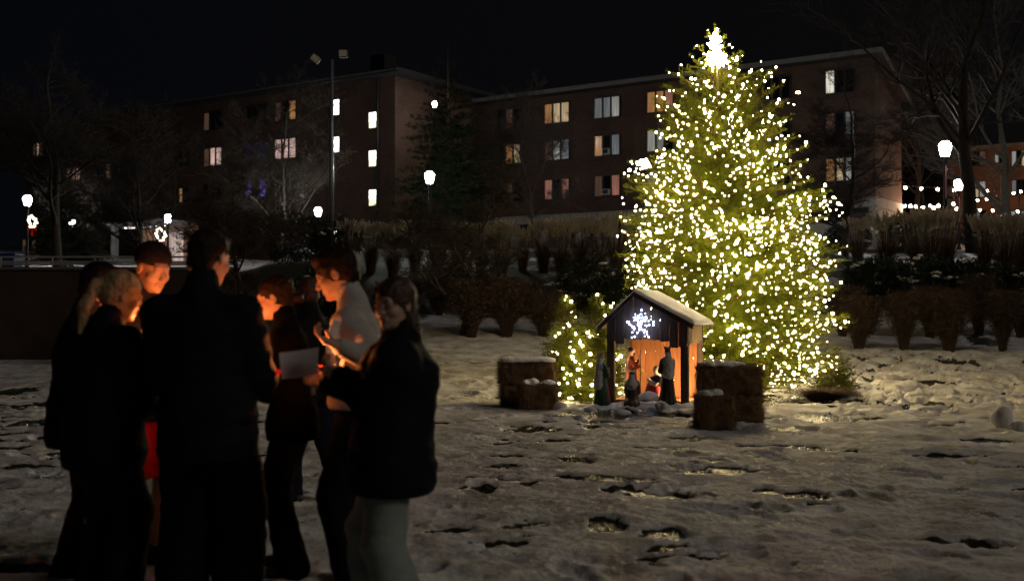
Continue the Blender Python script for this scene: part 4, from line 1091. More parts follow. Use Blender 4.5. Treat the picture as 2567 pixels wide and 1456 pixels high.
# snow on the roof
NXs, NYs = 64, 40; top = []; 
xs_ = np.linspace(-Wd / 2 - ov - .015, Wd / 2 + ov + .02, NXs); ys_ = np.linspace(yf - .015, yb + .01, NYs)
Xs, Ys = np.meshgrid(xs_, ys_, indexing='ij')
slp = np.where(Xs > PX_, (Hp - Hw) / (Wd / 2 - PX_), (Hp - Hw) / (Wd / 2 + PX_))
Zr = Hp + .024 - np.abs(Xs - PX_) * slp
th_ = np.where(Xs > PX_, .050, .018) + (fbm(Xs * 3 + 9, Ys * 3, 4, 4) - .5) * .045
ed = np.minimum(np.minimum((Xs - xs_[0]) / .05, (xs_[-1] - Xs) / .05), np.minimum((Ys - ys_[0]) / .04, (ys_[-1] - Ys) / .05)); th_ = np.maximum(th_, .010) * np.clip(ed, 0.02, 1) ** .5
Zr2 = -np.sqrt((Xs - PX_) ** 2 + .03 ** 2) * slp + Hp + .030 + th_
V1 = np.stack([Xs, Ys, Zr2], 2).reshape(-1, 3); V0 = np.stack([Xs, Ys, Zr - .001], 2).reshape(-1, 3); nV = len(V1)
ii = (np.arange(NXs - 1)[:, None] * NYs + np.arange(NYs - 1)[None]).ravel(); Ft = np.stack([ii, ii + NYs, ii + NYs + 1, ii + 1], 1); Fb2 = Ft[:, ::-1] + nV
bd = [(i, i + 1) for i in range(NYs - 1)] + [(NYs - 1 + k * NYs, NYs - 1 + (k + 1) * NYs) for k in range(NXs - 1)] + [((NXs - 1) * NYs + i + 1, (NXs - 1) * NYs + i) for i in range(NYs - 1)] + [((k + 1) * NYs, k * NYs) for k in range(NXs - 1)]
Fs_ = np.array([(a, b, b + nV, a + nV) for a, b in bd])
link_mesh('roof_snow', np.concatenate([V1, V0]), np.concatenate([Ft, Fb2, Fs_]), M_snow, sh, True)
mb = MB()
for k in range(14):
    x = rgs.choice([-1, 1]) ; yy_ = rgs.uniform(yf, yb); xe = x * (Wd / 2 + ov + .01); sl = (Hp - Hw) / (Wd / 2 - x * PX_); mb.tube([(xe, yy_, Hw - sl * ov + .02), (xe, yy_, Hw - sl * ov - rgs.uniform(.02, .07))], [.006, .001], 5)
mb.build('icicle', mat('ice', (.8, .85, .9), .15, trans=.6), sh)

# star of cold white lights, hung on the gable
MS = Matrix.Translation(SB) @ Matrix.Rotation(SROT, 4, 'Z')
sc0 = Vector((-.075, -.06, 1.18)); sp_ = MS @ sc0
st = thing('light_star', 'five-pointed wire star of cold white lights hanging on the stable gable', 'star light', sp_, SROT)
pts = []
for k in range(10):
    a = math.pi / 2 + k * math.pi / 5; r_ = .215 if k % 2 == 0 else .085; pts.append(Vector((r_ * math.cos(a) * 1.03, -.012 if k % 2 else 0, r_ * math.sin(a))))
mb = MB(); mb.tube(pts + [pts[0]], .004, 5, cap=False); mb.tube([pts[0], Vector((0, 0, 0)), pts[2]], .003, 5); mb.tube([Vector((0, .0, .21)), Vector((.0, .045, .28))], .003, 4); mb.build('wire_frame', mat('steel_wire', (.3, .3, .33), .4, metal=.8), st)
M_led = emat('cold_led', (.50, .60, 1.0), 26)
q_ = []
for k in range(10):
    a, b = pts[k], pts[(k + 1) % 10]
    for t in (0, .33, .66): q_.append(a + (b - a) * t)
for k in range(34): q_.append(Vector((rgs.gauss(-.01, .055), -.03, rgs.gauss(.04, .065))))
v_, f_ = many_ico(np.array([[0, 0, 0.]]), [1.]); me = None
for p in q_:
    p = p + Vector((rgs.gauss(0, .012), -.02, rgs.gauss(0, .012)))
    if me is None: o = link_mesh('bulb', v_, f_, M_led, st, True); me = o.data
    else: o = bpy.data.objects.new('bulb', me); COL.objects.link(o); o.parent = st
    o.location = p; s_ = rgs.uniform(.006, .0145); o.scale = (s_, s_, s_)

# floodlight on the snow beside the stable
fl = MS @ Vector((.78, .34, 0)); fl.z = gdetail(fl.x, fl.y) + .06
ft = thing('ground_floodlight', 'small warm floodlight on the snow behind the right hay bales, lighting the stable', 'floodlight', fl)
mb = MB(); mb.box((0, .02, .07), (.16, .08, .12), bev=.012); mb.build('housing', M_metal, ft)
mb = MB(); mb.tube([(-.09, .02, 0), (-.09, .02, .09)], .008, 6); mb.tube([(.09, .02, 0), (.09, .02, .09)], .008, 6); mb.box((0, .02, -.03), (.2, .1, .02)); mb.build('bracket', M_metal, ft)
mb = MB(); mb.quad((-.065, -.021, .02), (.065, -.021, .02), (.065, -.021, .12), (-.065, -.021, .12)); o = mb.build('lens', emat('flood_lens_warm', (1, .72, .40), 6), ft); 
ft.rotation_euler = (0, 0, rad(180 + 12))
tgt = MS @ Vector((.20, 1.1, .42))
lamp('stable_floodlight', fl + Vector((-.04, .06, .09)), 125, (1, .66, .32), .03, None, rad(165), tgt)

# ------------------------------------------------------------------ hay bales
def straw_mat(name, c): return mat(name, c, .9, .4, 14, .5, 60, streak=(1, 1, 6))
M_hay = straw_mat('hay', (.21, .125, .055)); 
M_twine = mat('twine', (.25, .18, .10), .9)
def bale(name, c, dims, rz_, label, seed, cap=None, group='hay bales beside the stable'):
    rg = np.random.default_rng(seed); L_, W_, H_ = dims
    r = thing(name, label, 'hay bale', c, rz_, group)
    s = SDF(.022); s.rbox((0, 0, H_ / 2), (L_, W_, H_), .04); v, f = s.mesh(); v = wobble(v, .018, 11, seed)
    n = 5200; face = rg.integers(0, 5, n); a = rg.uniform(-.5, .5, n); b = rg.uniform(-.5, .5, n)
    P = np.zeros((n, 3)); Nn = np.zeros((n, 3))
    for k, (ax_, sg) in enumerate(((1, -1), (1, 1), (0, -1), (0, 1), (2, 1))):
        m = face == k; d_ = [L_, W_, H_]; o_ = [q for q in (0, 1, 2) if q != ax_]
        P[m, o_[0]] = a[m] * d_[o_[0]]; P[m, o_[1]] = b[m] * d_[o_[1]]; P[m, ax_] = sg * d_[ax_] / 2 * .99; Nn[m, ax_] = sg
    P[:, 2] += H_ / 2
    dv = Nn * rg.uniform(.05, .75, (n, 1)) + rg.normal(0, .6, (n, 3)) * [1, 1, .5]; dv /= np.linalg.norm(dv, axis=1, keepdims=True)
    E = P + dv * rg.uniform(.02, .12, (n, 1)); E[:, 2] = np.maximum(E[:, 2], .003)
    wv = np.cross(dv, rg.normal(0, 1, (n, 3))); wv /= np.linalg.norm(wv, axis=1, keepdims=True)
    v2, f2 = ribbons(P, E, wv * .0022)
    f = np.concatenate([f[:, [0, 1, 2]], f[:, [0, 2, 3]]])
    V_, F_ = join_parts([(v, f), (v2, f2)]); link_mesh('straw', V_, F_, M_hay, r)
    for x in (-L_ * .27, L_ * .27):
        mb = MB(); e = .004; mb.tube([(x, -W_ / 2 - e, 0.01), (x, -W_ / 2 - e, H_ + e), (x, W_ / 2 + e, H_ + e), (x, W_ / 2 + e, .01)], .005, 5); mb.build('twine', M_twine, r)
    if cap:
        s = SDF(.012)
        for (x, y, rx, ry, rz2) in cap: s.ell((x, y, 0), (rx, ry, rz2), k=.03)
        s.add(lambda X, Y, Z: -.012 - Z + 0 * X, (-2, -2, -2), (2, 2, 2), 0, 'i')
        v, f = s.mesh(); link_mesh('snow_cap', wobble(v, .012, 14, seed + 3), f, M_snow, r, True, loc=(0, 0, H_ + .004))
def onz(px, D, z): p = at(px, 700, D); return Vector((p.x, p.y, z))
g1 = -.01
wide = lambda L_, W_, z=.035: [(x, y, L_ * .24, W_ * .40, z) for x in (-L_ * .3, -L_ * .08, L_ * .12, L_ * .31) for y in (-W_ * .2, W_ * .2)]
bale('hay_bale', onz(1323, 17.55, g1), (.80, .44, .35), .03, 'lower bale of the back stack on the left, behind the short front bale', 1)
bale('hay_bale', onz(1321, 17.55, g1 + .345), (.83, .45, .35), -.02, 'top bale of the left stack, fully covered with snow', 2, wide(.80, .44, .06))
bale('hay_bale', onz(1348, 16.95, g1), (.54, .42, .38), .05, 'short front bale of the left stack with two snow lumps', 3, [(-.16, -.03, .10, .18, .06), (-.06, -.03, .09, .16, .075), (.16, -.03, .12, .18, .055)])
bale('hay_bale', onz(1828, 14.65, g1), (.78, .46, .39), -.04, 'lower bale of the right stack, reaching out to the right', 4)
bale('hay_bale', onz(1826, 14.65, g1 + .385), (.76, .45, .385), .02, 'top bale of the right stack with snow on its left half', 5, [(-.24, -.03, .14, .22, .05), (-.08, -.03, .16, .22, .055), (.07, -.02, .14, .18, .04)])
bale('hay_bale', onz(1790, 14.12, g1), (.42, .44, .43), .04, 'short front bale of the right stack with one snow pad', 6, [(-.12, -.04, .10, .18, .055), (.0, -.03, .11, .18, .065)])

rg_ = np.random.default_rng(44); n_ = 900; cx_ = np.array([(onz(1323, 17.2, 0).x, 17.2), (onz(1826, 14.4, 0).x, 14.4)])
q_i = rg_.integers(0, 2, n_); A = np.zeros((n_, 3)); A[:, :2] = cx_[q_i] + rg_.normal(0, 1, (n_, 2)) * [.55, .35]; A[:, 2] = [gdetail(a[0], a[1]) + .006 for a in A]
th_a = rg_.uniform(0, 6.283, n_); B = A + np.stack([np.cos(th_a), np.sin(th_a), .12 * rg_.uniform(-.2, 1, n_)], 1) * rg_.uniform(.04, .12, (n_, 1)); v, f = ribbons(A, B, np.stack([-np.sin(th_a), np.cos(th_a), 0 * th_a], 1) * .003)
tag(link_mesh('loose_straw', v, f, M_hay), 'loose straw scattered on the snow around the hay bales', 'straw', kind='stuff')
def snow_lump(name, p, rx, ry, rz_, seed, label, cat='snow lump'):
    rg = np.random.default_rng(seed); s = SDF(max(rx, rz_) / 14)
    s.ell((0, 0, rz_ * .55), (rx * .8, ry * .8, rz_ * .6), k=.03)
    for j in range(4): s.ell((rg.normal(0, rx * .3), rg.normal(0, ry * .3), rz_ * rg.uniform(.2, .8)), (rx * .45, ry * .45, rz_ * .35), k=.03)
    v, f = s.mesh(); o = link_mesh(name, wobble(v, rx * .06, 1.3 / rx, seed), f, M_snow, None, True, loc=p); tag(o, label, cat, None); return o
def gl_(px, D): p = at(px, 800, D); return Vector((p.x, p.y, gdetail(p.x, p.y) - .02))
snow_lump('snowball', gl_(2512, 14.1), .15, .15, .25, 1, 'large rolled snowball near the right edge of the lawn', 'snowball')
snow_lump('snowball', gl_(2556, 13.7), .09, .09, .13, 2, 'smaller snowball right of the large one at the photo edge', 'snowball')
snow_lump('snow_chunk', gl_(1655, 15.95), .075, .06, .13, 3, 'upright snow chunk in front of the black-robed king', 'snow lump')
snow_lump('snow_chunk', gl_(1405, 16.6), .12, .08, .12, 4, 'snow chunk right of the left hay bales', 'snow lump')
snow_lump('snow_chunk', gl_(1560, 15.9), .14, .09, .08, 5, 'flat snow chunk in front of the kneeling king', 'snow lump')
snow_lump('snow_chunk', gl_(1722, 15.9), .20, .14, .07, 6, 'brightly lit snow pile at the foot of the right stable post', 'snow lump')
snow_lump('snow_chunk', gl_(1480, 16.2), .12, .08, .07, 7, 'flat snow chunk left of the green-robed king', 'snow lump')

# ------------------------------------------------------------------ nativity statues
SKIN = mat('painted_skin', (.55, .33, .22), .45)
def statue_king(name, label, p, yaw, H, robe, cape, crownm, kneel=False, front=None, capelen=.42, hairc=None):
    r = thing(name, label, 'statue', p, yaw, None); k = H / .80
    if kneel: k = H / .55
    hz = (.73 if not kneel else .48)
    b = SDF(.006 * k)
    b.ell((0, 0, hz * k), (.036 * k, .044 * k, .05 * k)); b.cap((0, 0, (hz - .12) * k), (0, 0, hz * k), .024 * k); b.ell((0, .042 * k, (hz - .004) * k), (.007 * k, .012 * k, .010 * k), k=.01)
    b.ell((0, 0, (hz - .2) * k), (.07 * k, .05 * k, .09 * k), k=.03)
    for s_ in (-1, 1):
        b.cap((s_ * .07 * k, .02 * k, (hz - .16) * k), (s_ * .015 * k, .10 * k, (hz - .17) * k), .022 * k, .014 * k)
        b.ell((s_ * .012 * k, .115 * k, (hz - .155) * k), (.010 * k, .022 * k, .014 * k), k=.008)
    v, f = b.mesh(); link_mesh('body', v, f, SKIN, r, True)
    s = SDF(.009 * k)
    s.cap((0, 0, .05 * k), (0, 0, (hz - .16) * k), .115 * k, .062 * k, k=.03); s.ell((0, 0, (hz - .11) * k), (.088 * k, .058 * k, .055 * k), k=.03)
    if kneel: s.ell((0, -.10 * k, .07 * k), (.10 * k, .16 * k, .075 * k), k=.05); s.ell((0, .06 * k, .09 * k), (.09 * k, .09 * k, .10 * k), k=.05)
    else: s.ell((0, .01 * k, .05 * k), (.125 * k, .12 * k, .06 * k), k=.04)
    for s_ in (-1, 1): s.cap((s_ * .078 * k, 0, (hz - .12) * k), (s_ * .082 * k, .05 * k, (hz - .26) * k), .034 * k, .04 * k, k=.02); s.cap((s_ * .082 * k, .05 * k, (hz - .26) * k), (s_ * .03 * k, .10 * k, (hz - .175) * k), .036 * k, .026 * k, k=.02)
    s.add(lambda X, Y, Z: -Z + 0 * X, (-2, -2, -2), (2, 2, 2), 0, 'i')
    v, f = s.mesh()
    th = np.arctan2(v[:, 1], v[:, 0]); amp = .006 * k * np.clip(1 - v[:, 2] / (.55 * k), 0, 1); v = v + np.stack([np.cos(th), np.sin(th), 0 * th], 1) * (amp * np.sin(th * 11))[:, None]
    link_mesh('robe', v, f, robe, r, True)
    if front is not None:
        s = SDF(.009 * k); s.cap((0, .062 * k, .06 * k), (0, .035 * k, (hz - .2) * k), .085 * k, .035 * k); v, f = s.mesh(); link_mesh('tunic', v, f, front, r, True)
    s = SDF(.008 * k)
    s.ell((0, -.012 * k, (hz - .13) * k), (.094 * k, .066 * k, .06 * k), k=.03); s.cap((0, -.030 * k, (hz - .02) * k), (0, -.05 * k, (hz - .14 - capelen * .3) * k), .040 * k, .085 * k, k=.03)
    s.add(lambda X, Y, Z: Y - .030 * k + 0 * X + 0 * Z, (-2, -2, -2), (2, 2, 2), 0, 'i')
    v, f = s.mesh(); link_mesh('cape_collar', wobble(v, .006 * k, 40), f, cape, r, True)
    s = SDF(.006 * k); s.ell((0, -.008 * k, (hz + .012) * k), (.042 * k, .048 * k, .046 * k)); s.ell((0, .052 * k, (hz - .012) * k), (.032 * k, .03 * k, .05 * k), k=.006, op='s'); v, f = s.mesh(); link_mesh('hair', v, f, hairc or mat('statue_hair', (.06, .04, .03), .6), r, True)
    mb = MB(); n = 12; R_ = .043 * k; zc_ = (hz + .040) * k
    for j in range(n):
        a = j / n * 6.283; a2 = (j + 1) / n * 6.283; am = (a + a2) / 2
        P_ = lambda t, rr, z: (rr * math.cos(t), rr * math.sin(t), zc_ + z)
        mb.add([P_(a, R_, 0), P_(a2, R_, 0), P_(a2, R_ * 1.1, .022 * k), P_(am, R_ * 1.18, .046 * k), P_(a, R_ * 1.1, .022 * k), P_(a, R_ * .9, 0), P_(a2, R_ * .9, 0), P_(a2, R_, .022 * k), P_(am, R_ * 1.08, .044 * k), P_(a, R_, .022 * k)],
               [(0, 1, 2, 3, 4), (9, 8, 7, 6, 5), (4, 3, 8, 9), (3, 2, 7, 8), (1, 0, 5, 6)])
    mb.build('crown', crownm, r)
    return r
M_crs = mat('silver_crown', (.55, .56, .6), .3, metal=.8); M_crd = mat('dark_crown', (.10, .10, .13), .3, metal=.8); M_crp = mat('rosy_crown', (.4, .22, .2), .4, metal=.3)
M_blk = mat('black_robe', (.012, .010, .010), .6); M_wht = mat('pale_cape', (.5, .5, .47), .8, .15, 20); M_grn = mat('green_robe', (.012, .075, .035), .5, .2, 8); M_red = mat('red_robe', (.42, .025, .02), .5, .15, 8); M_brn = mat('brown_robe', (.045, .025, .018), .6, .3, 10)
def stp(px, D, dz=0): p = at(px, 900, D); return Vector((p.x, p.y, gdetail(p.x, p.y) - .01 + dz))
statue_king('king_statue', 'green-robed king statue standing left of the stable, looking at it', stp(1508, 16.7), rad(-60), .77, M_grn, M_wht, M_crp, front=M_red, capelen=.9, hairc=mat('grey_hair', (.3, .29, .27), .7))
statue_king('king_statue', 'tall black-robed king statue with white cape collar before the stable', stp(1673, 16.35), rad(12), .82, M_blk, M_wht, M_crd, capelen=.5)
statue_king('king_statue', 'kneeling dark-robed king statue with silver crown before the stable', stp(1584, 16.35), rad(-15), .53, M_brn, M_wht, M_crs, kneel=True, capelen=.0)

def inst(px, fy, dz=.055):         # point inside the stable: local depth fy, at picture column px
    p = None
    r_ = ray(px, 900); o_ = Vector((0, 0, CAMZ)); nrm = Vector((-math.sin(SROT), math.cos(SROT), 0)); base_ = MS @ Vector((0, fy, 0))
    q = o_ + r_ * ((base_ - o_).dot(nrm) / r_.dot(nrm)); return Vector((q.x, q.y, SB.z + dz))
# bearded man with staff
p = inst(1583, .62); r = thing('bearded_man_statue', 'standing bearded man statue in orange-red robe inside the stable', 'statue', p, rad(-98))
b = SDF(.006); hz = .72
b.ell((0, 0, hz), (.038, .046, .055)); b.cap((0, 0, hz - .12), (0, 0, hz), .024); b.ell((0, .045, hz - .003), (.007, .013, .012), k=.01); b.ell((0, 0, hz - .2), (.07, .05, .1), k=.03)
b.cap((.07, .0, hz - .12), (.09, .06, hz - .22), .022, .018); b.cap((.09, .06, hz - .22), (.10, .12, hz - .10), .018, .013); b.ell((.10, .13, hz - .08), (.012, .014, .024), k=.01)
b.cap((-.07, .0, hz - .12), (-.07, .05, hz - .26), .022, .018); b.cap((-.07, .05, hz - .26), (.03, .13, hz - .24), .018, .013); b.ell((.045, .14, hz - .24), (.022, .014, .014), k=.01)
v, f = b.mesh(); link_mesh('body', v, f, SKIN, r, True)
s = SDF(.008); s.cap((0, 0, .05), (0, 0, hz - .16), .105, .065, k=.03); s.ell((0, 0, hz - .12), (.085, .055, .05), k=.03)
s.cap((.075, 0, hz - .12), (.09, .06, hz - .22), .033, .032, k=.02); s.cap((.09, .06, hz - .22), (.098, .10, hz - .15), .032, .026, k=.02); s.cap((-.075, 0, hz - .12), (-.072, .05, hz - .26), .033, .034, k=.02); s.cap((-.072, .05, hz - .26), (0, .115, hz - .24), .034, .026, k=.02)
s.add(lambda X, Y, Z: -Z + 0 * X, (-2, -2, -2), (2, 2, 2), 0, 'i'); v, f = s.mesh(); link_mesh('robe', v, f, mat('rust_robe', (.50, .10, .04), .5, .2, 9), r, True)
s = SDF(.005); s.ell((0, -.008, hz + .016), (.044, .05, .048)); s.ell((0, .05, hz - .005), (.031, .028, .046), k=.006, op='s'); s.ell((0, .034, hz - .045), (.025, .020, .028), k=.01); v, f = s.mesh(); link_mesh('hair', v, f, mat('statue_hair', (.06, .04, .03), .6), r, True)
mb = MB(); mb.tube([(.105, .14, .02), (.105, .14, hz + .02), (.10, .135, hz + .05)], .007, 8); mb.build('staff', mat('staff_wood', (.10, .055, .03), .6), r, True)
mb = MB(); mb.lathe([(.012, -.06), (.028, -.05), (.034, -.01), (.026, .02), (.008, .035)], c=(.045, .155, hz - .30), n=10); mb.build('lantern', mat('yellow_lantern', (.85, .5, .06), .4, emit=(1, .5, .05), es=.25), r, True)
# seated woman with baby
p = inst(1645, .42); r = thing('seated_woman_statue', 'seated woman statue in red robe and grey headscarf holding a baby', 'statue', p, rad(150))
b = SDF(.006); hz = .44
b.ell((0, .01, hz), (.036, .042, .052), R=rot(0, .3)); b.cap((0, -.01, hz - .11), (0, 0, hz), .022); b.ell((0, -.01, hz - .18), (.065, .05, .10), k=.03)
for s_ in (-1, 1): b.cap((s_ * .07, 0, hz - .11), (s_ * .09, .06, hz - .21), .022, .018); b.cap((s_ * .09, .06, hz - .21), (s_ * .02, .13, hz - .19), .018, .013); b.ell((s_ * .01, .14, hz - .19), (.014, .02, .012), k=.01)
v, f = b.mesh(); link_mesh('body', v, f, SKIN, r, True)
s = SDF(.008); s.ell((0, .03, .15), (.12, .15, .09), k=.05); s.cap((-.05, .14, .17), (-.06, .17, .04), .06, .07, k=.04); s.cap((.05, .14, .17), (.06, .17, .04), .06, .07, k=.04); s.ell((0, -.02, .12), (.12, .11, .13), k=.05)
s.add(lambda X, Y, Z: -Z + 0 * X, (-2, -2, -2), (2, 2, 2), 0, 'i'); v, f = s.mesh(); link_mesh('skirt', wobble(v, .006, 25), f, M_red, r, True)
s = SDF(.007); s.ell((0, -.012, hz - .17), (.082, .062, .11), k=.03)
for s_ in (-1, 1): s.cap((s_ * .07, 0, hz - .12), (s_ * .09, .06, hz - .21), .032, .032); s.cap((s_ * .09, .06, hz - .21), (s_ * .05, .10, hz - .195), .032, .026)
v, f = s.mesh(); link_mesh('shawl', v, f, mat('navy_shawl', (.03, .035, .07), .6), r, True)
s = SDF(.006); s.ell((0, -.008, hz + .014), (.048, .054, .058)); s.cap((0, -.03, hz), (0, -.055, hz - .16), .045, .07, k=.03); s.ell((0, .058, hz - .010), (.026, .036, .038), k=.006, op='s'); v, f = s.mesh(); link_mesh('headscarf', v, f, mat('grey_scarf', (.30, .30, .30), .7, .2, 30, streak=(1, 1, 5)), r, True)
b2 = SDF(.005); b2.ell((.055, .165, hz - .13), (.028, .028, .030)); b2.cap((.03, .16, hz - .165), (-.055, .165, hz - .20), .034, .028); b2.cap((-.05, .165, hz - .20), (-.10, .17, hz - .17), .016, .010); b2.cap((.03, .17, hz - .16), (.06, .21, hz - .18), .012, .008)
v, f = b2.mesh(); o = link_mesh('baby_statue', v, f, mat('baby_paint', (.68, .45, .30), .45), None, True, loc=p, rotz=rad(150)); tag(o, 'cream swaddled baby statue lying in the arms of the seated woman', 'statue')
s = SDF(.010); s.ell((0, 0, .05), (.155, .11, .10), k=.03); s.ell((-.11, .02, .03), (.08, .09, .06), k=.04); s.add(lambda X, Y, Z: -Z + 0 * X, (-2, -2, -2), (2, 2, 2), 0, 'i'); v, f = s.mesh()
o = link_mesh('snow_mound', wobble(v, .006, 16), f, M_snow, None, True, loc=inst(1627, .10, .05)); tag(o, 'rounded white snow mound on the stable floor between the kings', 'snow lump')

# ------------------------------------------------------------------ people
def ik(a, b, l1, l2, pole):
    a = np.array(a, float); b = np.array(b, float); d = b - a; D = np.linalg.norm(d); D2 = min(D, (l1 + l2) * .995); u = d / D; b = a + u * D2
    x = (l1 ** 2 - l2 ** 2 + D2 ** 2) / (2 * D2); h = math.sqrt(max(l1 ** 2 - x ** 2, 1e-6)); p = np.array(pole, float); p = p - u * (p @ u); p /= np.linalg.norm(p) + 1e-9
    return a + u * x + p * h, b

def hand_sdf(wr, d, n, side, curl, k):
    """wr wrist, d pointing direction, n palm normal, side +1/-1 = thumb side along d x n"""
    d = d / np.linalg.norm(d); n = n - d * (n @ d); n /= np.linalg.norm(n); s_ = np.cross(d, n) * side
    h = SDF(.0038); R = np.stack([s_, d, n], 1)
    h.rbox(wr + d * .048 * k, (.074 * k, .090 * k, .030 * k), .012 * k, R=R, k=.012)
    h.cap(wr - d * .05 * k, wr + d * .02 * k, .026 * k, .027 * k, k=.02)
    for j, fl in enumerate((.96, 1.06, 1.0, .80)):
        p = wr + d * .088 * k + s_ * (.028 - j * .0187) * k; dd = d + s_ * (.10 - j * .07); dd /= np.linalg.norm(dd); a = curl * .55
        for seg, (ln, r_) in enumerate(((.042, .0088), (.027, .0080), (.021, .0070))):
            c_, sn = math.cos(a), math.sin(a); q_ = dd * c_ + n * sn
            p2 = p + q_ * ln * fl * k; h.cap(p, p2, r_ * k, r_ * .92 * k, k=.004); p = p2; a += curl
    p = wr + d * .028 * k + s_ * .030 * k + n * .006; q_ = d * .55 + s_ * .70 + n * .35; q_ /= np.linalg.norm(q_)
    p2 = p + q_ * .040 * k; h.cap(p, p2, .0125 * k, .0105 * k, k=.010); q2 = d * .85 + s_ * .25 + n * (.25 + curl * .5); q2 /= np.linalg.norm(q2)
    p3 = p2 + q2 * .030 * k; h.cap(p2, p3, .0102 * k, .0085 * k, k=.004)
    return h.mesh()

def head_sdf(k=1.0):
    h = SDF(.0048)
    h.ell((0, -.012, .035), (.074, .094, .084), k=.02); h.ell((0, .028, -.03), (.058, .068, .085), k=.03); h.ell((0, .045, -.082), (.040, .044, .034), k=.03)
    h.cap((0, .090, .014), (0, .117, -.027), .0085, .0125, k=.012); h.ell((-.011, .105, -.031), (.009, .010, .008), k=.008); h.ell((.011, .105, -.031), (.009, .010, .008), k=.008)
    h.cap((-.032, .083, .028), (.032, .083, .028), .0115, k=.014)
    for s_ in (-1, 1):
        h.ell((s_ * .040, .062, -.028), (.024, .026, .024), k=.02)
        h.ell((s_ * .031, .103, .008), (.015, .016, .010), k=.010, op='s'); h.ell((s_ * .031, .082, .008), (.0135, .0125, .0125), k=.003)
        h.ell((s_ * .076, -.006, -.006), (.010, .020, .031), k=.006); h.ell((s_ * .086, -.001, -.004), (.006, .011, .019), k=.004, op='s')
    h.cap((-.019, .094, -.0555), (.019, .094, -.0555), .0065, k=.007); h.cap((-.016, .093, -.068), (.016, .093, -.068), .0075, k=.007); h.cap((-.021, .1045, -.0615), (.021, .1045, -.0615), .0028, k=.004, op='s')
    h.ell((0, .082, -.098), (.018, .018, .014), k=.015)
    h.cap((0, -.022, -.05), (0, -.030, -.16), .053, .058, k=.03)
    v, f = h.mesh(); return v * k, f
HEAD = head_sdf()
def hair_sdf(style, vol=1.0, seed=0):
    h = SDF(.0065); g_ = .006 * vol
    if style == 'beanie':
        h.ell((0, -.012, .052), (.086 + g_, .104 + g_, .088 + g_), k=.02); h.add(lambda X, Y, Z: (.030 + 0 * X) - Z + .30 * Y, (-1, -1, -1), (1, 1, 1), 0, 'i'); h.ell((0, -.012, .035), (.080, .10, .02), k=.01)
    else:
        h.ell((0, -.020, .040), (.080 + g_, .100 + g_, .086 + g_ * 1.6), k=.02)
        if style == 'short': h.ell((0, -.06, -.03), (.068, .055, .06), k=.02); h.ell((0, .05, .10), (.055 + g_, .045, .022 + g_), k=.02)
        if style in ('pony', 'bun'): h.ell((0, -.045, -.01), (.074, .075, .07), k=.02)
        if style == 'pony':
            h.cap((0, -.10, .035), (0, -.145, .010), .022, .030, k=.02); h.cap((0, -.145, .01), (.0, -.155, -.12), .030, .034, k=.02); h.cap((0, -.155, -.12), (.0, -.135, -.25), .034, .012, k=.02)
        if style == 'bun': h.ell((0, -.135, -.035), (.036, .034, .034), k=.012)
        if style == 'long': h.ell((0, -.055, -.09), (.088, .062, .15), k=.03); h.cap((-.05, -.05, -.10), (-.06, -.02, -.25), .04, .03, k=.03); h.cap((.05, -.05, -.10), (.06, -.02, -.25), .04, .03, k=.03)
        h.ell((0, .105, -.045), (.068, .085, .098), k=.012, op='s')
        for s_ in (-1, 1): h.ell((s_ * .088, .0, -.012), (.020, .022, .032), k=.006, op='s') if style != 'long' else None
    v, f = h.mesh()
    return wobble(v, .0045 if style != 'beanie' else .002, 45, seed), f

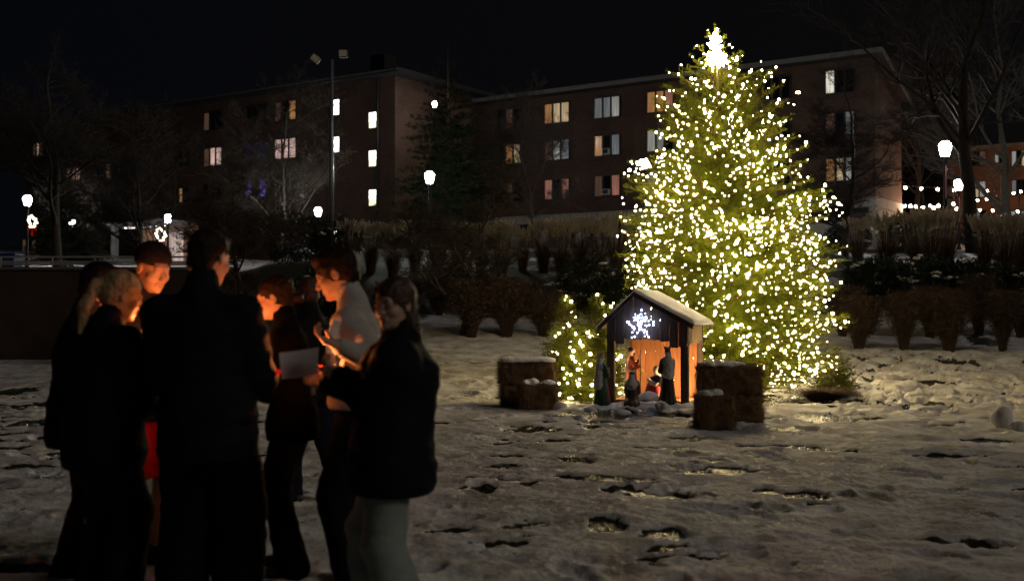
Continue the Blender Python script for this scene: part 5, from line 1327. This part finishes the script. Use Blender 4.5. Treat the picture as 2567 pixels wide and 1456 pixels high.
def person(name, label, X, Y, yaw, H, arms, feet, headr=(0, 0, 0), lean=(0, .02), jacket=None, trousers=None, shoes=None, hair=('short', None, 1), skin=None, width=1.0, puff=.03, hem=.80, flare=0, skirt=.0, short_hem=None, curls=(.6, .6), palms=None, collar=True, glasses=False, gz_off=0, hood=False, trouser_off=.022):
    k = H / 1.75; zg = gdetail(X, Y) - .008
    r = thing(name, label, 'person', (X, Y, zg), yaw)
    w_ = width
    def T(p): 
        t = np.clip((p[2] - .95) / .5, 0, 1.3); return np.array([p[0] + lean[0] * t, p[1] + lean[1] * t, p[2]]) * k
    sh_ = [T((s_ * .165 * w_, -.005, 1.355)) for s_ in (-1, 1)]
    el_ = []; wr_ = []
    for i, s_ in enumerate((-1, 1)):
        e, w2 = ik(sh_[i], np.array(arms[i], float) * k, .285 * k, .255 * k, (s_ * .30, -.6, -.7)); el_.append(e); wr_.append(w2)
    hip = [np.array([s_ * .088, 0, .91]) * k for s_ in (-1, 1)]; kn = []; an = []
    for i in (0, 1):
        a = np.array([feet[i][0], feet[i][1], .085 + (feet[i][2] if len(feet[i]) > 2 else 0)]) * k
        q, a = ik(hip[i], a, .43 * k, .42 * k, (0, 1, 0)); kn.append(q); an.append(a)
    fdir = [np.array([math.sin(f_[3]) if len(f_) > 3 else s_ * .15, 1., 0]) for f_, s_ in zip(feet, (-1, 1))]; fdir = [f_ / np.linalg.norm(f_) for f_ in fdir]
    piv = T((0, .005, 1.50)); R = rot(*headr); hc = piv + R @ (np.array([0, .022, .125]) * k)
    parts = []
    b = SDF(.013 * k)
    def torso(s, o, hemz=None, top=True):
        s.ell(T((0, 0, .955)), np.array((.158 * w_ + o, .112 * w_ + o, .13 + o)) * k, k=.05); s.ell(T((0, .0, 1.12)), np.array((.140 * w_ + o, .103 * w_ + o, .16 + o)) * k, k=.05)
        s.ell(T((0, .0, 1.265)), np.array((.160 * w_ + o, .112 * w_ + o, .165 + o * .6)) * k, k=.05); s.cap(T((0, -.005, 1.40)), T((-.140 * w_, -.005, 1.352)), (.058 + o * .5) * k, (.054 + o * .75) * k, k=.04); s.cap(T((0, -.005, 1.40)), T((.140 * w_, -.005, 1.352)), (.058 + o * .5) * k, (.054 + o * .75) * k, k=.04)
        s.cap(T((0, -.008, 1.42)), T((0, -.002, 1.475)), (.062 + o * .7) * k, (.056 + o * .6) * k, k=.03)
    torso(b, 0); b.cap(piv - np.array([0, .01, .05]) * k, hc + R @ (np.array([0, -.02, -.09]) * k), .052 * k, .050 * k, k=.03)
    for i in (0, 1):
        b.cap(sh_[i], el_[i], .048 * k, .039 * k, k=.02); b.cap(el_[i], wr_[i], .038 * k, .026 * k, k=.02)
        b.cap(hip[i], kn[i], .088 * k, .056 * k, k=.03); mid = kn[i] * .62 + an[i] * .38 + np.array([0, -.018, 0]) * k
        b.cap(kn[i], mid, .054 * k, .054 * k, k=.02); b.cap(mid, an[i], .054 * k, .036 * k, k=.02); b.cap(an[i] + np.array([0, 0, -.035]) * k - fdir[i] * .03 * k, an[i] + np.array([0, 0, -.055]) * k + fdir[i] * .12 * k, .036 * k, .026 * k, k=.02)
    parts.append(b.mesh())
    v, f = HEAD; parts.append(((v * k) @ R.T + hc, f))
    for i, s_ in enumerate((-1, 1)):
        fd = wr_[i] - el_[i]; fd /= np.linalg.norm(fd); pn = np.array(palms[i] if palms else (-s_ * .7, .2, .5), float)
        hd = fd * .8 + np.array([0, .35, .1]); parts.append(hand_sdf(wr_[i], hd, pn, -s_ if False else (1 if np.cross(hd, pn)[2] > -.2 else -1), curls[i], k))
    V_, F_ = join_parts(parts); link_mesh('body', V_, F_, skin or M_skin, r, True)
    # hair or hat
    st_, cm, vol = hair
    if st_:
        v, f = hair_sdf(st_, vol, int(H * 1000)); link_mesh('hat' if st_ == 'beanie' else 'hair', (v * k) @ R.T + hc, f, cm, r, True)
    # top garment
    s = SDF(.013 * k); torso(s, puff)
    hz_ = hem * k
    s.cap(np.array([0, 0, hem + .05]) * k, np.array([0, 0, 1.0]) * k, (.0) * k + .01, k=.01)
    s.ell(np.array([0, 0, hem + .06]) * k, np.array([.160 * w_ + puff * .8 + skirt, .118 * w_ + puff * .8 + skirt, .14]) * k, k=.06); s.ell(np.array([0, 0, (hem + .95) / 2]) * k, np.array([.160 * w_ + puff * .9 + skirt, .115 * w_ + puff * .9 + skirt, .2]) * k, k=.06)
    s.add(lambda X_, Y_, Z_: hz_ - Z_ + 0 * X_, (-9, -9, -9), (9, 9, 9), 0, 'i')
    for i in (0, 1):
        s.cap(sh_[i], el_[i], (.052 + puff) * k, (.045 + puff * .8) * k, k=.03); cu = el_[i] + (wr_[i] - el_[i]) * .95; s.cap(el_[i], cu, (.045 + puff * .8) * k, (.034 + puff * .45) * k, k=.02)
    if collar:
        c0 = T((0, -.01, 1.47)); c1 = piv + (hc - piv) * .22; s.cap(c0, c1, (.072) * k, (.070) * k, k=.015); s.cap(c1 + (hc - piv) * .0, c1 + (hc - piv) * .5 + np.array([0, .012, 0]), .050 * k, .056 * k, k=.004, op='s')
    if hood: s.ell(T((0, -.085, 1.46)), np.array((.11, .065, .075)) * k, k=.03)
    v, f = s.mesh()
    nrmf = (fbm(v[:, 0] * 7 + v[:, 1] * 3, v[:, 2] * 9, 7, 3) - .5) + .55 * (np.abs(fbm(v[:, 0] * 6 + v[:, 2] * 5, v[:, 2] * 10 - v[:, 1] * 6, 27, 2) - .5) * -4 + .5)
    c_ = np.stack([0 * v[:, 2], 0 * v[:, 2], v[:, 2]], 1); dv = v - c_; dv /= np.linalg.norm(dv, axis=1, keepdims=True) + 1e-6; v = v + dv * np.maximum(nrmf * (.022 if jacket[1] == 'j' else .012), -.006)[:, None]
    link_mesh('jacket' if jacket[1] == 'j' else 'pullover', v, f, jacket[0], r, True)
    # trousers or shorts
    s = SDF(.012 * k); o_ = trouser_off; s.ell(np.array([0, 0, .94]) * k, np.array([.158 * w_ + o_ * .6, .115 * w_ + o_ * .6, .14]) * k, k=.04)
    for i in (0, 1):
        s.cap(hip[i] - np.array([0, 0, .03]), kn[i], (.084 + o_ * .7) * k, (.060 + o_) * k, k=.03)
        if short_hem is None: s.cap(kn[i], an[i] + np.array([0, 0, -.03]) * k, (.060 + o_) * k, (.048 + o_ + flare) * k, k=.02)
    if short_hem is not None: s.add(lambda X_, Y_, Z_: short_hem * k - Z_ + 0 * X_, (-9, -9, -9), (9, 9, 9), 0, 'i')
    v, f = s.mesh(); v = v + (np.stack([fbm(v[:, 2] * 11, v[:, 0] * 9, 9, 3) - .5, fbm(v[:, 2] * 12, v[:, 0] * 8, 19, 3) - .5, 0 * v[:, 0]], 1)) * .022
    link_mesh('trousers' if short_hem is None else 'shorts', v, f, trousers, r, True)
    for i in (0, 1):
        s = SDF(.009); a = an[i]; fd = fdir[i]; z_ = a[2] - .085 * k
        s.cap(a - fd * .035 * k + np.array([0, 0, -.045 * k]), a + fd * .13 * k + np.array([0, 0, -.052 * k]), .046 * k, .038 * k, k=.02); s.cap(a + np.array([0, 0, -.04 * k]), a + np.array([0, 0, .03 * k]), .048 * k, .045 * k, k=.02)
        zc_ = z_ + .002; s.add(lambda X_, Y_, Z_, q=zc_: q - Z_ + 0 * X_, (-9, -9, -9), (9, 9, 9), 0, 'i'); v, f = s.mesh(); link_mesh('shoe', v, f, shoes, r, True)
    if glasses:
        mb = MB()
        for s_ in (-1, 1):
            ring = [Vector(hc + R @ (np.array([s_ * .033 + .024 * math.cos(t), .112, .006 + .017 * math.sin(t)]) * k)) for t in np.linspace(0, 6.283, 17)]; mb.tube(ring, .0022, 5, cap=False)
            mb.tube([Vector(hc + R @ (np.array([s_ * .057, .112, .010]) * k)), Vector(hc + R @ (np.array([s_ * .078, .0, .008]) * k))], .002, 5)
        mb.tube([Vector(hc + R @ (np.array([q, .114, .010]) * k)) for q in (-.01, .01)], .002, 5); mb.build('glasses', mat('black_frame', (.01, .01, .01), .3), r)
    Mw = Matrix.Translation((X, Y, zg)) @ Matrix.Rotation(yaw, 4, 'Z')
    return r, [Mw @ Vector(q) for q in wr_], Mw

M_skin = mat('skin', (.52, .32, .22), .5, .06, 30)
M_black = mat('black_jacket', (.009, .009, .011), .75, .2, 6, .2, 60)
M_navyj = mat('navy_jacket', (.008, .010, .016), .7, .2, 6, .2, 60)
M_char = mat('charcoal_jacket', (.016, .013, .014), .8, .2, 6, .2, 60)
M_cream = mat('cream_fleece', (.52, .48, .43), .95, .12, 9, .5, 90)
M_jean = mat('dark_denim', (.010, .013, .024), .85, .25, 12, .2, 80)
M_blackt = mat('black_trousers', (.007, .007, .008), .85)
M_grey = mat('pale_grey_green_trousers', (.25, .29, .26), .85, .15, 8, .2, 60)
M_dgrey = mat('dark_grey_jeans', (.008, .0085, .011), .85, .25, 10)
M_tan = mat('brown_trousers', (.045, .028, .016), .85, .2, 10)
M_reds = mat('red_shorts', (.50, .008, .010), .7, .1, 10)
M_shoe = mat('black_shoe', (.010, .009, .009), .5)
H_black = mat('black_hair', (.010, .008, .008), .5, .3, 40); H_dark = mat('dark_brown_hair', (.022, .013, .008), .5, .3, 40, .4, 80, streak=(1, 1, .2))
H_brown = mat('brown_hair', (.055, .028, .012), .5, .3, 40, .4, 80, streak=(1, 1, .2)); H_blond = mat('blonde_hair', (.34, .22, .11), .5, .3, 40, .5, 80, streak=(1, 1, .15)); H_gold = mat('dark_blonde_hair', (.16, .10, .035), .5, .3, 40, .5, 80, streak=(1, 1, .15))
M_hat = mat('knit_hat', (.020, .018, .020), .95, .2, 40, .5, 120)

for q in (M_black, M_navyj, M_char, M_jean, M_blackt, M_dgrey, M_tan, M_grey, M_hat, M_cream, H_black, H_dark, M_reds): q.node_tree.nodes['Principled BSDF'].inputs['Specular IOR Level'].default_value = .08
def PX(px, D): return (px - 1283.5) / F * D
def tgt_local(X, Y, yaw, H, px, py, D):
    P = at(px, py, D); q = Matrix.Rotation(-yaw, 3, 'Z') @ Vector((P.x - X, P.y - Y, P.z - gdetail(X, Y))); k = H / 1.75; return (q.x / k, q.y / k, q.z / k)
ST = ((-.10, -.02), (.10, .02))
# far left man facing right
X, Y = PX(192, 6.2), 6.2; yw = rad(-72)
person('person', 'dark-haired person at the far left in black jacket and brown trousers, facing right', X, Y, yw, 1.74, [(-.14, .30, 1.12), (.14, .28, 1.10)], ((-.10, -.06), (.10, .10)), (0, rad(22), 0), (0, .05), (M_black, 'j'), M_tan, M_shoe, ('short', H_black, 1.8), hem=.74, puff=.035, width=1.02)
# blonde ponytail woman
X, Y = PX(262, 5.6), 5.6; yw = rad(-42)
person('person', 'woman with blonde ponytail in black jacket and dark jeans, seen from behind', X, Y, yw, 1.66, [(-.10, .34, 1.08), (.12, .30, 1.06)], ((-.11, .0), (.11, .03)), (rad(-14), rad(20), 0), (0.0, .02), (M_black, 'j'), M_jean, M_shoe, ('pony', H_blond, 1.0), hem=.72, puff=.055, width=1.22, flare=.02, trouser_off=.04)
# tall man with hat, red shorts, facing the camera
X, Y = PX(352, 6.5), 6.5; yw = rad(-138)
person('person', 'tall person in dark hat and red shorts with candlelit face, looking down', X, Y, yw, 1.86, [(-.12, .34, 1.10), (.12, .36, 1.12)], ((-.10, .0), (.10, .02)), (rad(10), rad(20), 0), (.0, .05), (M_black, 'j'), M_reds, M_shoe, ('beanie', M_hat, 1.0), hem=.80, short_hem=.50, hood=True, trouser_off=.035)
# woman with candle-lit profile facing left
X, Y = PX(736, 6.3), 6.3; yw = rad(84)
person('person', 'woman with brown hair whose profile is lit orange by a candle, facing left', X, Y, yw, 1.64, [(-.10, .33, 1.10), (.10, .34, 1.13)], ((-.10, -.04), (.12, .06)), (rad(4), rad(14), 0), (0, .05), (mat('deep_black_jacket', (.0035, .003, .003), .9, spec=.02), 'j'), M_dgrey, M_shoe, ('bun', H_dark, .8), hem=.78, puff=.025, flare=.02, width=.98)
# walker further back
X, Y = PX(788, 8.7), 8.7; yw = rad(58)
person('person', 'dark-clothed person mostly hidden behind the woman in profile, mid-stride in dark jeans', X, Y, yw, 1.72, [(-.12, .26, 1.05), (.14, .24, 1.05)], ((-.10, .12), (.09, -.22, .02)), (rad(-42), rad(12), 0), (0, .04), (M_black, 'j'), M_jean, M_shoe, ('short', H_brown, 1.0), hem=.80)
# man in cream pullover
X, Y = PX(902, 5.92), 5.92; yw = rad(84); H7 = 1.80
a_near = tgt_local(X, Y, yw, H7, 852, 864, 5.56); a_far = tgt_local(X, Y, yw, H7, 825, 930, 5.95)
person('person', 'dark-haired man in cream pullover reading a song sheet by candlelight', X, Y, yw, H7, [a_near, a_far], ((-.10, .02), (.10, -.06)), (rad(2), rad(24), 0), (0, .04), (M_cream, 'p'), M_blackt, M_shoe, ('short', H_dark, 2.0), hem=.93, puff=.028, skirt=.0, width=.96, palms=[(0, -.3, .9), (0, 0, 1)], curls=(.75, .9))
# woman in black at right of the group
X, Y = PX(984, 5.15), 5.15; yw = rad(92); H8 = 1.62
c1 = tgt_local(X, Y, yw, H8, 824, 958, 5.50); c2 = tgt_local(X, Y, yw, H8, 852, 940, 5.15)
person('person', 'woman with glasses in long black jacket and pale trousers, rightmost of the group', X, Y, yw, H8, [c2, c1], ((-.13, -.10), (.13, .08)), (rad(54), rad(6), 0), (0, -.035), (M_black, 'j'), M_grey, M_shoe, ('long', H_brown, 1.5), hem=.71, puff=.065, width=1.24, skirt=.005, glasses=True, flare=.03, trouser_off=.045, curls=(.9, .9))
# big man seen from the back
X, Y = PX(520, 5.35), 5.35; yw = rad(-6)
person('person', 'tall broad man in black, seen from the back in the middle of the group', X, Y, yw, 1.86, [(-.16, .32, 1.08), (.16, .30, 1.10)], ((-.13, .0), (.13, .03)), (rad(-16), rad(14), 0), (-.04, .04), (M_navyj, 'j'), M_blackt, M_shoe, ('short', H_dark, .6), hem=.72, puff=.045, width=1.10, trouser_off=.065)

# candles
M_wax = mat('candle_wax', (.85, .80, .68), .4); M_cup = mat('red_cup', (.6, .02, .01), .4, emit=(1, .02, .01), es=.15)
M_flame = emat('flame', (1, .27, .07), 2400)
def candle(px, py, D, label, s_=1.0, cup=True):
    p = at(px, py, D); r = thing('candle', label, 'candle', p)
    mb = MB(); mb.lathe([(.010, -.16), (.010, -.012), (.008, -.008)], n=10); mb.build('wax', M_wax, r, True)
    if cup: mb = MB(); mb.lathe([(.012, -.070), (.060, -.020), (.062, -.020), (.014, -.074)], n=14); mb.build('cup', M_cup, r, True)  # rim flared wide to keep candlelight off whatever is below
    mb = MB(); mb.lathe([(.001, -.004), (.0062, .004), (.0068, .010), (.004, .022), (.0006, .034)], n=10); mb.build('flame', M_flame if s_ == 1 else emat('flame_' + str(s_), (1, .27, .07), 1600 * s_), r, True)
candle(786, 907, 5.60, 'candle held by the woman in the long black jacket, behind the song sheet')
candle(590, 850, 6.10, 'candle held by the woman in profile, hidden behind the big man', .65)
candle(418, 850, 6.12, 'candle held by the tall person in the hat', 1.5)
candle(384, 828, 5.78, 'candle held by the blonde woman', .8)
p = at(697, 932, 5.36); r = thing('candle', 'small glowing red cup candle by the left edge of the low grey song sheet', 'candle', p)
mb = MB(); mb.lathe([(.009, -.014), (.013, .010), (.012, .011), (.008, -.010)], n=14); mb.build('cup', mat('glowing_red_cup', (.6, .02, .01), .4, emit=(1, .015, .01), es=.4), r, True)
mb = MB(); mb.lathe([(.006, -.012), (.006, .004), (.004, .005)], n=10); mb.build('wax', M_wax, r, True)
# song sheets
def sheet(TL, TR_, BR_, BL_, label):
    n1_, n2_ = 10, 14; V_ = []
    nn = (TR_ - TL).cross(BL_ - TL).normalized()
    for i in range(n1_ + 1):
        for j in range(n2_ + 1):
            u_, w_ = i / n1_, j / n2_; p = (TL * (1 - u_) + TR_ * u_) * (1 - w_) + (BL_ * (1 - u_) + BR_ * u_) * w_; V_.append(p + nn * (.02 * math.sin(u_ * 3.1) + .008 * math.sin(w_ * 5)) - TL)
    F_ = [(i * (n2_ + 1) + j, (i + 1) * (n2_ + 1) + j, (i + 1) * (n2_ + 1) + j + 1, i * (n2_ + 1) + j + 1) for i in range(n1_) for j in range(n2_)]
    V2_ = [v - nn * .0006 for v in V_]; m_ = len(V_)
    o = link_mesh('song_sheet', V_ + V2_, F_ + [tuple(q + m_ for q in reversed(f_)) for f_ in F_], mat('paper', (.75, .75, .74), .8), None, True, loc=TL); tag(o, label, 'paper')
sheet(at(834, 803, 5.58), at(868, 806, 5.70), at(852, 905, 5.72), at(806, 937, 5.64), 'white song sheet held up by the man in the cream pullover')
sheet(at(700, 884, 5.40), at(799, 870, 5.46), at(796, 940, 5.44), at(706, 950, 5.38), 'dim grey song sheet held low, just right of the big man seen from the back')
